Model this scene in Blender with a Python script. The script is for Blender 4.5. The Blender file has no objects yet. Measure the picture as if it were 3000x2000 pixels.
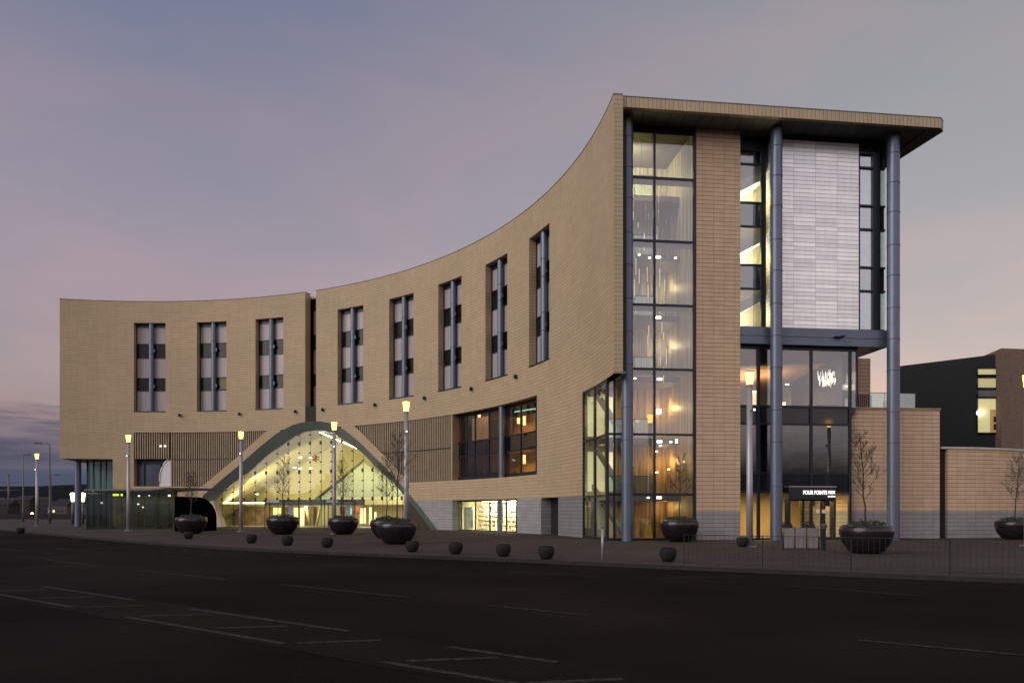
import bpy, math, random
from mathutils import Vector
random.seed(7)
sc = bpy.context.scene
COL = sc.collection
# ------------------------------------------------------------------ survey numbers (metres; camera stands at the origin)
F, U0, V0, EYE = 2200.0, 1500.0, 1497.0, 1.55       # lens and horizon as read off the picture
CX, CY, R = -35.9, 34.1, 41.2                      # plan circle of the concave wall
P0 = (5.15, 37.98); A = (.9927, .1206)             # corner and direction of the straight front
ROAD_Z = -0.10
rad = math.radians

def cyl(u, v, r=R):
    k = (u-U0)/F
    a = k*k+1; b = -2*(k*CX+CY); c = CX*CX+CY*CY-r*r
    Y = (-b+math.sqrt(b*b-4*a*c))/(2*a)
    return math.degrees(math.atan2(Y-CY, k*Y-CX)), EYE+(V0-v)/F*Y
def W(th, r, z):                                    # point of the curved block: angle, radius, height
    t = rad(th); return Vector((CX+r*math.cos(t), CY+r*math.sin(t), z))
def fs(u, t):                                       # s on the straight front for a picture column
    k = (u-U0)/F; ox = P0[0]-A[1]*t; oy = P0[1]+A[0]*t
    return (k*oy-ox)/(A[0]-k*A[1])
def L(s, t, z): return Vector((P0[0]+s*A[0]-t*A[1], P0[1]+s*A[1]+t*A[0], z))
def G(u, v, z=0.0):
    Y = (EYE-z)*F/(v-V0); return Vector(((u-U0)/F*Y, Y, z))
def D(u, Y, z=0.0): return Vector(((u-U0)/F*Y, Y, z))

# ------------------------------------------------------------------ mesh builder
class MB:
    def __init__(s): s.v = []; s.f = []; s.uv = []; s.sm = []
    def face(s, pts, uv=None, smooth=False):
        pts = [Vector(p) for p in pts]
        i = len(s.v); s.v += pts; s.f.append(list(range(i, i+len(pts)))); s.sm.append(smooth)
        if uv is None:
            n = (pts[1]-pts[0]).cross(pts[2]-pts[0])
            if len(pts) > 3 and n.length < 1e-9: n = (pts[2]-pts[1]).cross(pts[3]-pts[1])
            n.normalize() if n.length > 0 else None
            if abs(n.z) > .7: uv = [(p.x, p.y) for p in pts]
            else:
                h = Vector((-n.y, n.x, 0)); h.normalize()
                if h.dot(Vector((1, .12, 0))) < 0: h = -h
                uv = [(p.dot(h), p.z) for p in pts]
        s.uv.append(uv)
    def hexa(s, b, t, uv=None):                     # bottom 4 and top 4 points, same order
        s.face(b[::-1]); s.face(t)
        n = len(b)
        for i in range(n):
            j = (i+1) % n; s.face([b[i], b[j], t[j], t[i]])
    def box(s, c, d, rz=0):
        x, y, z = d[0]/2, d[1]/2, d[2]/2; ca, sa = math.cos(rz), math.sin(rz)
        q = [Vector((c[0]+px*ca-py*sa, c[1]+px*sa+py*ca, 0)) for px, py in ((-x,-y),(x,-y),(x,y),(-x,y))]
        s.hexa([Vector((p.x, p.y, c[2]-z)) for p in q], [Vector((p.x, p.y, c[2]+z)) for p in q])
    def lbox(s, s0, s1, t0, t1, z0, z1):            # box in front coordinates
        s.hexa([L(s0,t0,z0), L(s1,t0,z0), L(s1,t1,z0), L(s0,t1,z0)], [L(s0,t0,z1), L(s1,t0,z1), L(s1,t1,z1), L(s0,t1,z1)])
    def cbox(s, a0, a1, r0, r1, z0, z1, step=1.0, zz=None):  # curved box; zz(th)->(lo,hi)
        n = max(1, int(math.ceil(abs(a1-a0)/step)))
        ths = [a0+(a1-a0)*i/n for i in range(n+1)]
        zf = zz or (lambda th: (z0, z1))
        for i in range(n):
            a, b = ths[i], ths[i+1]; la, ha = zf(a); lb, hb = zf(b)
            ua, ub = rad(a)*R, rad(b)*R
            s.face([W(b,r0,lb), W(a,r0,la), W(a,r0,ha), W(b,r0,hb)], [(ub,lb),(ua,la),(ua,ha),(ub,hb)])
            s.face([W(a,r1,la), W(b,r1,lb), W(b,r1,hb), W(a,r1,ha)], [(ua,la),(ub,lb),(ub,hb),(ua,ha)])
            s.face([W(a,r0,ha), W(a,r1,ha), W(b,r1,hb), W(b,r0,hb)], [(ua,r0),(ua,r1),(ub,r1),(ub,r0)])
            s.face([W(a,r0,la), W(b,r0,lb), W(b,r1,lb), W(a,r1,la)], [(ua,r0),(ub,r0),(ub,r1),(ua,r1)])
        for a, fl in ((a0, 1), (a1, 0)):
            l, h = zf(a)
            if h-l < 1e-4: continue
            p = [W(a,r0,l), W(a,r1,l), W(a,r1,h), W(a,r0,h)]; q = [(.03,l),(r1-r0+.03,l),(r1-r0+.03,h),(.03,h)]
            s.face(p if fl else p[::-1], q if fl else q[::-1])
    def tube(s, pts, rr, n=8, cap=True, smooth=True):
        pts = [Vector(p) for p in pts]
        if not isinstance(rr, (list, tuple)): rr = [rr]*len(pts)
        rings = []
        for i, p in enumerate(pts):
            d = (pts[min(i+1, len(pts)-1)]-pts[max(i-1, 0)]).normalized()
            a = Vector((0,0,1)) if abs(d.z) < .9 else Vector((1,0,0))
            x = d.cross(a).normalized(); y = d.cross(x)
            rings.append([p+(x*math.cos(2*math.pi*k/n)+y*math.sin(2*math.pi*k/n))*rr[i] for k in range(n)])
        ln = 0
        for i in range(len(pts)-1):
            l2 = ln+(pts[i+1]-pts[i]).length
            for k in range(n):
                j = (k+1) % n
                s.face([rings[i][k], rings[i+1][k], rings[i+1][j], rings[i][j]], [(k/n,ln),(k/n,l2),((k+1)/n,l2),((k+1)/n,ln)], smooth)
            ln = l2
        if cap: s.face(rings[0], [(0,0)]*n); s.face(rings[-1][::-1], [(0,0)]*n)
    def lathe(s, c, prof, n=32, smooth=True):       # prof: (r,z)
        for i in range(len(prof)-1):
            (r0,z0),(r1,z1) = prof[i], prof[i+1]
            for k in range(n):
                a, b = 2*math.pi*k/n, 2*math.pi*(k+1)/n
                P = lambda r,z,t: Vector((c[0]+r*math.cos(t), c[1]+r*math.sin(t), c[2]+z))
                q = [P(r0,z0,a), P(r0,z0,b), P(r1,z1,b), P(r1,z1,a)]
                w = [(a,z0),(b,z0),(b,z1),(a,z1)]
                if r0 < 1e-6: q = [q[0], q[2], q[3]]; w = [w[0], w[2], w[3]]
                elif r1 < 1e-6: q = q[:3]; w = w[:3]
                s.face(q, w, smooth)
    def build(s, name, mat, parent=None):
        me = bpy.data.meshes.new(name)
        key = {}; vv = []; ff = []
        for f in s.f:
            nf = []
            for i in f:
                k = (round(s.v[i].x, 5), round(s.v[i].y, 5), round(s.v[i].z, 5))
                if k not in key: key[k] = len(vv); vv.append(s.v[i])
                nf.append(key[k])
            ff.append(nf)
        keep = [i for i, f in enumerate(ff) if len(set(f)) == len(f)]
        me.from_pydata([tuple(v) for v in vv], [], [ff[i] for i in keep])
        uv = me.uv_layers.new(name='UVMap'); k = 0
        for i in keep:
            for c in s.uv[i]: uv.data[k].uv = c; k += 1
        me.polygons.foreach_set('use_smooth', [s.sm[i] for i in keep])
        me.materials.append(mat); me.update()
        o = bpy.data.objects.new(name, me); COL.objects.link(o)
        if parent: o.parent = parent; o.matrix_parent_inverse = parent.matrix_world.inverted() if parent.type == 'EMPTY' and parent.location.length > 0 else o.matrix_parent_inverse
        return o

def split(mb, name, mat_, parent=None):   # every separate piece becomes an object of its own
    par = {}
    def find(x):
        while par[x] != x: par[x] = par[par[x]]; x = par[x]
        return x
    keys = []
    for f in mb.f:
        ks = [tuple(round(c, 4) for c in mb.v[i]) for i in f]; keys.append(ks)
        for k in ks: par.setdefault(k, k)
        for k in ks[1:]: par[find(ks[0])] = find(k)
    g = {}
    for i, ks in enumerate(keys): g.setdefault(find(ks[0]), []).append(i)
    out = []
    for ids in g.values():
        q = MB()
        for i in ids: q.face([mb.v[j] for j in mb.f[i]], mb.uv[i], mb.sm[i])
        out.append(q.build(name, mat_, parent))
    return out
def tag(o, label=None, cat=None, group=None, kind=None):
    if label: o['label'] = label
    if cat: o['category'] = cat
    if group: o['group'] = group
    if kind: o['kind'] = kind
    return o
def thing(name, label, cat, loc=(0,0,0), group=None):
    o = bpy.data.objects.new(name, None); COL.objects.link(o); o.location = loc; o.empty_display_size = .2
    bpy.context.view_layer.update()
    return tag(o, label, cat, group)
def local(mb, name, mat, parent): # mesh given in the parent's own space
    o = mb.build(name, mat); o.parent = parent; return o
def dup(o, parent=None):
    c = o.copy(); COL.objects.link(c)
    if parent: c.parent = parent
    for ch in list(o.children): dup(ch, c)
    return c

# ------------------------------------------------------------------ materials
def mat(name):
    m = bpy.data.materials.new(name); m.use_nodes = True; nt = m.node_tree
    return m, nt, nt.nodes['Principled BSDF']
def sock(b, n, v):
    if n in b.inputs: b.inputs[n].default_value = v
def c4(c): return (c[0], c[1], c[2], 1)
def ramp(nt, fac, stops):
    r = nt.nodes.new('ShaderNodeValToRGB'); nt.links.new(fac, r.inputs[0]); e = r.color_ramp.elements
    while len(e) < len(stops): e.new(.5)
    for x, (p, c) in zip(e, stops): x.position = p; x.color = c4(c)
    return r.outputs[0]
def mixc(nt, fac, a, b, mode='MIX'):
    n = nt.nodes.new('ShaderNodeMix'); n.data_type = 'RGBA'; n.blend_type = mode
    for i, x in ((0, fac), (6, a), (7, b)):
        if hasattr(x, 'links'): nt.links.new(x, n.inputs[i])
        elif i == 0: n.inputs[i].default_value = x
        else: n.inputs[i].default_value = c4(x)
    return n.outputs[2]
def tex(nt, kind='NOISE', scale=5, detail=4, coord='Object', rough=.55, sc3=None):
    tc = nt.nodes.new('ShaderNodeTexCoord'); v = tc.outputs[coord]
    if sc3:
        mp = nt.nodes.new('ShaderNodeMapping'); mp.inputs['Scale'].default_value = sc3; nt.links.new(v, mp.inputs[0]); v = mp.outputs[0]
    n = nt.nodes.new('ShaderNodeTexNoise' if kind == 'NOISE' else 'ShaderNodeTexVoronoi')
    nt.links.new(v, n.inputs['Vector']); n.inputs['Scale'].default_value = scale
    if kind == 'NOISE': n.inputs['Detail'].default_value = detail; n.inputs['Roughness'].default_value = rough
    return n
def bump(nt, b, h, strength=.3, dist=.02):
    n = nt.nodes.new('ShaderNodeBump'); n.inputs['Strength'].default_value = strength; n.inputs['Distance'].default_value = dist
    nt.links.new(h, n.inputs['Height']); nt.links.new(n.outputs[0], b.inputs['Normal'])
def plain(name, col, rough=.6, metal=0, var=.15, scale=3, spec=.5, bmp=0):
    m, nt, b = mat(name); n = tex(nt, scale=scale)
    hi = tuple(min(1, c*(1+var)) for c in col); lo = tuple(c*(1-var) for c in col)
    nt.links.new(ramp(nt, n.outputs[0], [(.3, lo), (.7, hi)]), b.inputs['Base Color'])
    sock(b, 'Roughness', rough); sock(b, 'Metallic', metal); sock(b, 'Specular IOR Level', spec)
    if bmp: bump(nt, b, tex(nt, scale=scale*8).outputs[0], bmp)
    return m
def emit(name, col, s):
    m, nt, b = mat(name); sock(b, 'Base Color', c4(tuple(c*.8 for c in col))); sock(b, 'Emission Color', c4(col)); sock(b, 'Emission Strength', s); return m
def tiles(name, c1, c2, mortar, w=.6, h=.225, ms=.012, offset=0, rough=.65, var=.16, vertical=False, spec=.3, vj=.55):
    m, nt, b = mat(name); N = nt.nodes.new; K = nt.links.new
    tc = N('ShaderNodeTexCoord'); sp = N('ShaderNodeSeparateXYZ'); K(tc.outputs['UV'], sp.inputs[0])
    U, V = (sp.outputs[1], sp.outputs[0]) if vertical else (sp.outputs[0], sp.outputs[1])
    def M_(op, a, b_=None, c=None):
        n = N('ShaderNodeMath'); n.operation = op
        for i, x in enumerate((a, b_, c)):
            if x is None: continue
            if hasattr(x, 'links'): K(x, n.inputs[i])
            else: n.inputs[i].default_value = x
        return n.outputs[0]
    v = M_('DIVIDE', V, h); row = M_('FLOOR', v); u = M_('DIVIDE', U, w)
    if offset: u = M_('ADD', u, M_('MULTIPLY', row, offset))
    colm = M_('FLOOR', u); fv = M_('FRACT', v); fu = M_('FRACT', u)
    ev, eu = ms/h, ms/w
    hm = M_('LESS_THAN', fv, ev); vm = M_('MULTIPLY', M_('LESS_THAN', fu, eu), vj); line = M_('MAXIMUM', hm, vm)
    cb = N('ShaderNodeCombineXYZ'); K(row, cb.inputs[0]); K(colm, cb.inputs[1]); wn = N('ShaderNodeTexWhiteNoise'); wn.noise_dimensions = '2D'; K(cb.outputs[0], wn.inputs['Vector'])
    t = mixc(nt, wn.outputs['Value'], c1, c2)
    n = tex(nt, scale=.22, detail=5, coord='Object'); n2 = tex(nt, scale=5, detail=4, coord='Object', sc3=(1,1,.12))
    t = mixc(nt, .6, t, ramp(nt, n.outputs[0], [(.3, (1-var,)*3), (.7, (1+var*.4, 1, 1-var*.2))]), 'MULTIPLY')
    t = mixc(nt, .35, t, ramp(nt, n2.outputs[0], [(.35, (.80,.78,.76)), (.62, (1,1,1))]), 'MULTIPLY')
    K(mixc(nt, line, t, mortar), b.inputs['Base Color']); sock(b, 'Roughness', rough); sock(b, 'Specular IOR Level', spec)
    bump(nt, b, M_('SUBTRACT', M_('MULTIPLY', wn.outputs['Value'], .25), line), .4, .012)
    return m
def glass(name, tint=(.8,.85,.85), refl=.12, rough=.02, wav=0):
    m = bpy.data.materials.new(name); m.use_nodes = True; nt = m.node_tree; nt.nodes.clear()
    out = nt.nodes.new('ShaderNodeOutputMaterial'); mx = nt.nodes.new('ShaderNodeMixShader')
    tr = nt.nodes.new('ShaderNodeBsdfTransparent'); tr.inputs[0].default_value = c4(tint)
    gl = nt.nodes.new('ShaderNodeBsdfGlossy'); gl.inputs['Roughness'].default_value = rough; gl.inputs['Color'].default_value = (.95,.97,1,1)
    fr = nt.nodes.new('ShaderNodeLayerWeight'); fr.inputs[0].default_value = .5
    pw = nt.nodes.new('ShaderNodeMath'); pw.operation = 'POWER'; pw.inputs[1].default_value = 4; nt.links.new(fr.outputs['Facing'], pw.inputs[0])
    ma = nt.nodes.new('ShaderNodeMath'); ma.operation = 'MULTIPLY_ADD'; ma.inputs[1].default_value = .8; ma.inputs[2].default_value = refl+.03; ma.use_clamp = True
    nt.links.new(pw.outputs[0], ma.inputs[0])
    nt.links.new(ma.outputs[0], mx.inputs[0]); nt.links.new(tr.outputs[0], mx.inputs[1]); nt.links.new(gl.outputs[0], mx.inputs[2]); nt.links.new(mx.outputs[0], out.inputs[0])
    if wav:
        bp = nt.nodes.new('ShaderNodeBump'); bp.inputs['Strength'].default_value = wav; bp.inputs['Distance'].default_value = .05
        n = tex(nt, scale=.6, detail=2); nt.links.new(n.outputs[0], bp.inputs['Height']); nt.links.new(bp.outputs[0], gl.inputs['Normal'])
    return m

M = {}
M['tan'] = tiles('tan_tile', (.482,.378,.245), (.447,.347,.224), (.20,.15,.095), w=.9, ms=.022, vj=.3)
M['pier'] = tiles('pier_tile_lamplit', (.66,.495,.335), (.60,.44,.295), (.16,.105,.075), w=.6, ms=.024, vj=.45)  # the tan tile again, with warm lamplight put into its colour
M['fascia'] = tiles('fascia_tile', (.52,.42,.29), (.46,.365,.25), (.12,.09,.07), w=.9, h=.225, ms=.02, vertical=True, vj=.3)
M['plinth'] = tiles('plinth_tile', (.33,.33,.34), (.28,.28,.29), (.12,.12,.12), w=.9, ms=.02, rough=.8, vj=.3)
M['plinth_front'] = tiles('plinth_front_tile', (.33,.32,.335), (.29,.28,.295), (.09,.085,.09), w=.6, ms=.02, rough=.8, vj=.5)
M['white'] = tiles('white_panel', (.96,.97,.98), (.73,.74,.76), (.3,.3,.31), w=1.26, h=.225, ms=.022, rough=.26, var=.05, spec=.5, vj=.6)
M['white'].node_tree.nodes['Principled BSDF'].inputs['Metallic'].default_value = .6
M['blue'] = plain('grey_blue_metal', (.12,.145,.20), .36, .45, .06, 1)
M['dark'] = plain('dark_metal', (.022,.026,.032), .4, .3, .1)
M['frame'] = plain('window_frame_metal', (.018,.024,.035), .35, .4, .1)
M['soffit'] = tiles('soffit_panel', (.15,.17,.165), (.12,.14,.135), (.01,.01,.01), w=.75, h=8, ms=.03, rough=.5, var=.1, vj=1)
M['slat'] = plain('louvre_slat', (.34,.265,.175), .6, 0, .1, 2)
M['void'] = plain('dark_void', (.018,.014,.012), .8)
M['blind'] = None
M['glass'] = glass('clear_glass', (.84,.87,.82), .02)
M['glass_dark'] = glass('dark_glass', (.34,.37,.38), .16, .03, .05)
M['glass_green'] = glass('pale_green_glass', (.7,.8,.77), .2)
M['cream'] = plain('cream_plaster', (.62,.57,.38), .8, 0, .05, .7)
M['wall_in'] = plain('interior_wall', (.5,.45,.37), .8, 0, .08, .8)
M['amber'] = plain('amber_wall', (.55,.38,.17), .7, 0, .12, .9)
M['floor_in'] = plain('interior_floor', (.16,.14,.12), .35, 0, .1, 2)
M['slab'] = plain('slab_edge', (.10,.10,.10), .6, 0, .1, 2)
M['white_light'] = emit('warm_white_light', (1,.93,.72), 9)
M['cool_light'] = emit('cool_light', (.75,.95,.95), 3)
M['lamp'] = None
m, nt, b = mat('sky_tinted_blind')       # curtains in soft vertical folds, the pinkish sky reflection put into their colour
n = tex(nt, scale=2.2, detail=3, sc3=(3,3,.15)); nt.links.new(ramp(nt, n.outputs[0], [(.3,(.30,.265,.27)),(.7,(.43,.375,.385))]), b.inputs['Base Color']); sock(b,'Roughness',.35)
M['blind'] = m
m, nt, b = mat('window_dark_pane')
n = tex(nt, scale=1.3, detail=3, sc3=(2,2,.3)); nt.links.new(ramp(nt, n.outputs[0], [(.35,(.004,.004,.004)),(.62,(.018,.015,.017))]), b.inputs['Base Color']); sock(b,'Roughness',.18); sock(b,'Specular IOR Level',.25)
M['darkpane'] = m
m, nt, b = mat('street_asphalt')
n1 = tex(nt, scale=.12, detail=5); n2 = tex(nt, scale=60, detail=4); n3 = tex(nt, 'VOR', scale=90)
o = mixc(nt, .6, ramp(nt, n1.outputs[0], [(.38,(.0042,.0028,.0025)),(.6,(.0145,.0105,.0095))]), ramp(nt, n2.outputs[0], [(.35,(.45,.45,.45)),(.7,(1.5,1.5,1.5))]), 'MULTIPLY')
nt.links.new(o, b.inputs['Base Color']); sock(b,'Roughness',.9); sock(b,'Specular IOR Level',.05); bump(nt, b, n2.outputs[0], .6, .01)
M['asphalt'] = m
m, nt, b = mat('red_asphalt')
n1 = tex(nt, scale=.3, detail=5); n2 = tex(nt, scale=70, detail=4)
o = mixc(nt, .65, ramp(nt, n1.outputs[0], [(.35,(.0075,.0058,.0052)),(.65,(.0165,.0125,.0115))]), ramp(nt, n2.outputs[0], [(.35,(.4,.4,.4)),(.7,(1.5,1.5,1.5))]), 'MULTIPLY')
nt.links.new(o, b.inputs['Base Color']); sock(b,'Roughness',.9); sock(b,'Specular IOR Level',.05); bump(nt, b, n2.outputs[0], .6, .01)
M['red_asphalt'] = m
m, nt, b = mat('worn_road_paint')
n1 = tex(nt, scale=14, detail=6, rough=.7); nt.links.new(ramp(nt, n1.outputs[0], [(.42,(.014,.011,.0105)),(.62,(.058,.048,.046))]), b.inputs['Base Color']); sock(b,'Roughness',.9); sock(b,'Specular IOR Level',.1)
M['paint'] = m
m, nt, b = mat('plaza_paving')
tc = nt.nodes.new('ShaderNodeTexCoord'); br = nt.nodes.new('ShaderNodeTexBrick'); nt.links.new(tc.outputs['Object'], br.inputs['Vector'])
for k, x in (('Scale',1),('Mortar Size',.006),('Brick Width',.6),('Row Height',.3)): br.inputs[k].default_value = x
br.inputs['Color1'].default_value = (.060,.048,.044,1); br.inputs['Color2'].default_value = (.046,.037,.034,1); br.inputs['Mortar'].default_value = (.03,.026,.025,1)
n1 = tex(nt, scale=.2, detail=5); n2 = tex(nt, scale=30, detail=4)
o = mixc(nt, .7, br.outputs[0], ramp(nt, n1.outputs[0], [(.3,(.6,.6,.6)),(.7,(1.2,1.15,1.15))]), 'MULTIPLY'); o = mixc(nt, .4, o, ramp(nt, n2.outputs[0], [(.3,(.7,.7,.7)),(.7,(1.2,1.2,1.2))]), 'MULTIPLY')
nt.links.new(o, b.inputs['Base Color']); sock(b,'Roughness',.8); sock(b,'Specular IOR Level',.15)
M['paving'] = m
M['kerb'] = plain('granite_kerb', (.03,.026,.025), .9, 0, .2, 6, .15)
M['bowl'] = plain('planter_glaze', (.018,.013,.016), .22, .1, .3, 4)
M['bowl_grey'] = plain('planter_concrete', (.06,.055,.055), .6, 0, .2, 4)
M['soil'] = plain('soil', (.02,.015,.01), .95, 0, .3, 8)
M['bark'] = plain('bark', (.05,.035,.025), .85, 0, .3, 20)
M['leaf'] = plain('dark_leaf', (.03,.045,.02), .6, 0, .4, 15)
M['pole'] = plain('lamp_pole_metal', (.34,.33,.37), .35, .35, .06, 2)
M['pole_dark'] = plain('galvanised_pole', (.11,.11,.12), .5, .4, .15, 3)
M['bollard'] = plain('bollard_stone', (.02,.017,.017), .85, 0, .3, 9, .15)
M['canvas'] = plain('screen_canvas', (.20,.18,.19), .8, 0, .08, 3)
M['brickwork'] = tiles('brown_brick', (.25,.175,.135), (.19,.13,.10), (.13,.11,.09), w=.225, h=.075, ms=.008, offset=.5, rough=.85, vj=1)
M['hill'] = plain('far_hillside', (.006,.008,.011), 1, 0, .35, .004, .05)

def area(name, loc, sx, sy, energy, col, rot=(0,0,0), spread=180):
    l = bpy.data.lights.new(name, 'AREA'); l.shape = 'RECTANGLE'; l.size = sx; l.size_y = sy; l.energy = energy; l.color = col
    o = bpy.data.objects.new(name, l); COL.objects.link(o); o.location = loc; o.rotation_euler = rot; l.spread = rad(spread); return o
def point(name, loc, energy, col, r=.1):
    l = bpy.data.lights.new(name, 'POINT'); l.energy = energy; l.color = col; l.shadow_soft_size = r
    o = bpy.data.objects.new(name, l); COL.objects.link(o); o.location = loc; return o

# ================================================================== GROUND
mb = MB(); S = 6000
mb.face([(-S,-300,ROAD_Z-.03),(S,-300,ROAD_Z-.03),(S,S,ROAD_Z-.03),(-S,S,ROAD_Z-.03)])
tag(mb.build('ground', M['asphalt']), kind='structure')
kerb = [Vector((-140,170,0)), Vector((-75,97,0)), Vector((-36,55.9,0)), Vector((-18.6,38.0,0)), Vector((-9.5,30.2,0)), Vector((0,24.4,0)), Vector((4.7,21.2,0)), Vector((8.5,18.9,0)), Vector((11.8,17.1,0)), Vector((20,13.3,0)), Vector((34,8,0)), Vector((60,0,0))]
def smooth(pl, n=5):
    out = []
    for i in range(len(pl)-1):
        p0 = pl[max(i-1,0)]; p1 = pl[i]; p2 = pl[i+1]; p3 = pl[min(i+2,len(pl)-1)]
        for k in range(n):
            t = k/n; out.append(.5*((2*p1)+(p2-p0)*t+(2*p0-5*p1+4*p2-p3)*t*t+(3*p1-p0-3*p2+p3)*t**3))
    return out+[pl[-1]]
K = smooth(kerb)
def offs(pl, d):
    out = []
    for i, p in enumerate(pl):
        t = (pl[min(i+1,len(pl)-1)]-pl[max(i-1,0)]).normalized(); out.append(p+Vector((-t.y, t.x, 0))*d)
    return out
mb = MB(); K0 = offs(K, -30); K1 = K
for i in range(len(K)-1):
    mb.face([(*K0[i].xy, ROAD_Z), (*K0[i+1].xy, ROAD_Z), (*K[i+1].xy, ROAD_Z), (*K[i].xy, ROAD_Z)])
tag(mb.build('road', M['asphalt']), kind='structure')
mb = MB(); KI = offs(K, .15)
for i in range(len(K)-1):
    b0 = [(*K[i].xy, ROAD_Z-.05), (*K[i+1].xy, ROAD_Z-.05), (*KI[i+1].xy, ROAD_Z-.05), (*KI[i].xy, ROAD_Z-.05)]
    mb.face([(*K[i].xy,ROAD_Z-.02),(*K[i+1].xy,ROAD_Z-.02),(*K[i+1].xy,.012),(*K[i].xy,.012)])
    mb.face([(*K[i].xy,.012),(*K[i+1].xy,.012),(*KI[i+1].xy,.012),(*KI[i].xy,.012)])
    mb.face([(*KI[i].xy,.012),(*KI[i+1].xy,.012),(*KI[i+1].xy,-.02),(*KI[i].xy,-.02)])
tag(mb.build('kerb', M['kerb']), kind='structure')
mb = MB()
for i in range(len(K)-1):
    p, q = KI[i], KI[i+1]
    mb.face([(p.x,p.y,0),(q.x,q.y,0),(q.x+55,q.y+60,0),(p.x+55,p.y+60,0)])
tag(mb.build('plaza', M['paving']), kind='structure')
# painted markings
def stripe(mb, p, q, w, z):
    d = (q-p); d.z = 0; n = Vector((-d.y, d.x, 0)).normalized()*w/2
    mb.face([(*(p-n).xy,z),(*(q-n).xy,z),(*(q+n).xy,z),(*(p+n).xy,z)])
ZP = ROAD_Z+.008
def px(x, y): return (x/1.568, 1450+y/1.568)
lines = [((200,420),(612,482)),((875,523),(1600,625)),((2062,698),(2560,768)),((0,457),(335,515)),((580,560),(1305,683)),((1750,765),(2700,922)),
 ((180,473),(435,468)),((-60,442),(225,435)),((390,515),(662,507)),((640,556),(965,548)),((975,612),(1320,602)),((1365,680),(1750,667)),((1870,763),(2290,747)),((2420,865),(2860,846)),
 ((-160,400),(30,392)),((20,250),(240,268)),((265,245),(490,265)),((190,295),(475,328)),((640,345),(1040,388)),((1290,410),(1880,470)),((2250,507),(2700,552))]
mb = MB()
for a, b_ in lines:
    pa, pb = G(*px(*a), ROAD_Z), G(*px(*b_), ROAD_Z); stripe(mb, pa, pb, .11, ZP)
for a, b_ in (((2513,1875),(3080,1927)),((1480,1672),(1760,1690)),((1930,1690),(2170,1690)),((2300,1716),(2700,1745))):
    stripe(mb, G(*a, ROAD_Z), G(*b_, ROAD_Z), .1, ZP)
tag(mb.build('road_marking', M['paint']), kind='structure')
# reddish surfacing of the hatched median
mb = MB()
up = [(-60,415),(200,412),(612,474),(875,510),(1600,612),(2062,688),(2900,812)]; lo = [(-60,462),(200,510),(335,534),(580,580),(1305,702),(1750,790),(2900,985)]
up = [G(*px(*a), ROAD_Z) for a in up]; lo = [G(*px(*a), ROAD_Z) for a in lo]
for i in range(len(up)-1):
    mb.face([(*lo[i].xy,ROAD_Z+.004),(*lo[i+1].xy,ROAD_Z+.004),(*up[i+1].xy,ROAD_Z+.004),(*up[i].xy,ROAD_Z+.004)])
tag(mb.build('road_surfacing', M['red_asphalt']), kind='structure')
# hills over the water
mb = MB(); prev = None
for i in range(61):
    x = -3600+i*120; h = 122+12*math.sin(i*.31)+7*math.sin(i*.83+1)+3*math.sin(i*2.1)
    cur = [(x,2300,-1),(x,2650,h*.45),(x,3000,h*.92),(x,3250,h),(x,3900,h*.7)]
    if prev:
        for k in range(4): mb.face([prev[k], cur[k], cur[k+1], prev[k+1]], None, True)
    prev = cur
tag(mb.build('hills', M['hill']), kind='structure')
mb = MB(); mb.face([(-4500,420,ROAD_Z+.2),(4500,420,ROAD_Z+.2),(4500,2400,ROAD_Z+.2),(-4500,2400,ROAD_Z+.2)])
m, nt, b = mat('river_water'); sock(b,'Base Color',(.02,.025,.03,1)); sock(b,'Roughness',.25)
tag(mb.build('water', m), kind='structure')

# ================================================================== HOTEL
hotel = thing('station_hotel', 'long curved tan tiled hotel with arched glazed station entrance and tall slot windows', 'building', (0,0,0))
ZT = 22.55; T0 = .8
SLOTS = [92.78, 83.86, 75.01, 61.66, 52.72, 43.76, 34.73, 25.83]; SW = 4.4
ZS0, ZS1 = 11.55, 20.42
AC = 66.1
ap = [(0,10.15),(1.6,10.08),(3,9.88),(4.4,9.5),(5.8,9.05),(8.4,7.8),(11.4,6.15),(14.4,4.55),(16.9,3.1),(19.1,1.85),(22.2,0.0)]
def arch(th):
    d = abs(th-AC)
    for (d0,z0),(d1,z1) in zip(ap, ap[1:]):
        if d <= d1: return z0+(z1-z0)*(d-d0)/(d1-d0)
    return 0
TL, TR_ = 102.43, 5.2
wall = MB()
def wb(a0, a1, z0, z1, zz=None, t=T0): wall.cbox(a0, a1, R, R+t, z0, z1, .75, zz)
# top band and piers
GL, GR = 67.06, 65.26
def piers(hi, lo, slots):
    wb(hi, lo, ZS1, ZT)
    a = hi
    for s in slots:
        wb(a, s, ZS0, ZS1); a = s-SW
    wb(a, lo, ZS0, ZS1)
piers(TL, GL, SLOTS[:3])
wb(GR, 13.79, ZS1, ZT); a = GR
for s in SLOTS[3:]: wb(a, s, ZS0, ZS1); a = s-SW
wb(a, 13.79, ZS0, ZS1)
wall.cbox(13.79, TR_, R, R+.47, 8.5, ZT, .6)
# mid band 9.42 .. 11.55
wb(TL, 73.3, 9.43, ZS0)
wb(73.3, GL, 9.43, ZS0, lambda th: (max(arch(th), 9.43) if th < 71.6 else 9.43, ZS0))
wb(GR, 58.8, 9.43, ZS0, lambda th: (max(arch(th), 9.43) if th > 60.6 else 9.43, ZS0))
wb(58.8, 13.79, 9.43, ZS0)
# far left end
wb(TL, 92.78, 6.78, 9.43)
wb(95.63, 92.78, 0, 6.78)
wb(92.78, 83.0, 0, 4.06)
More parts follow.
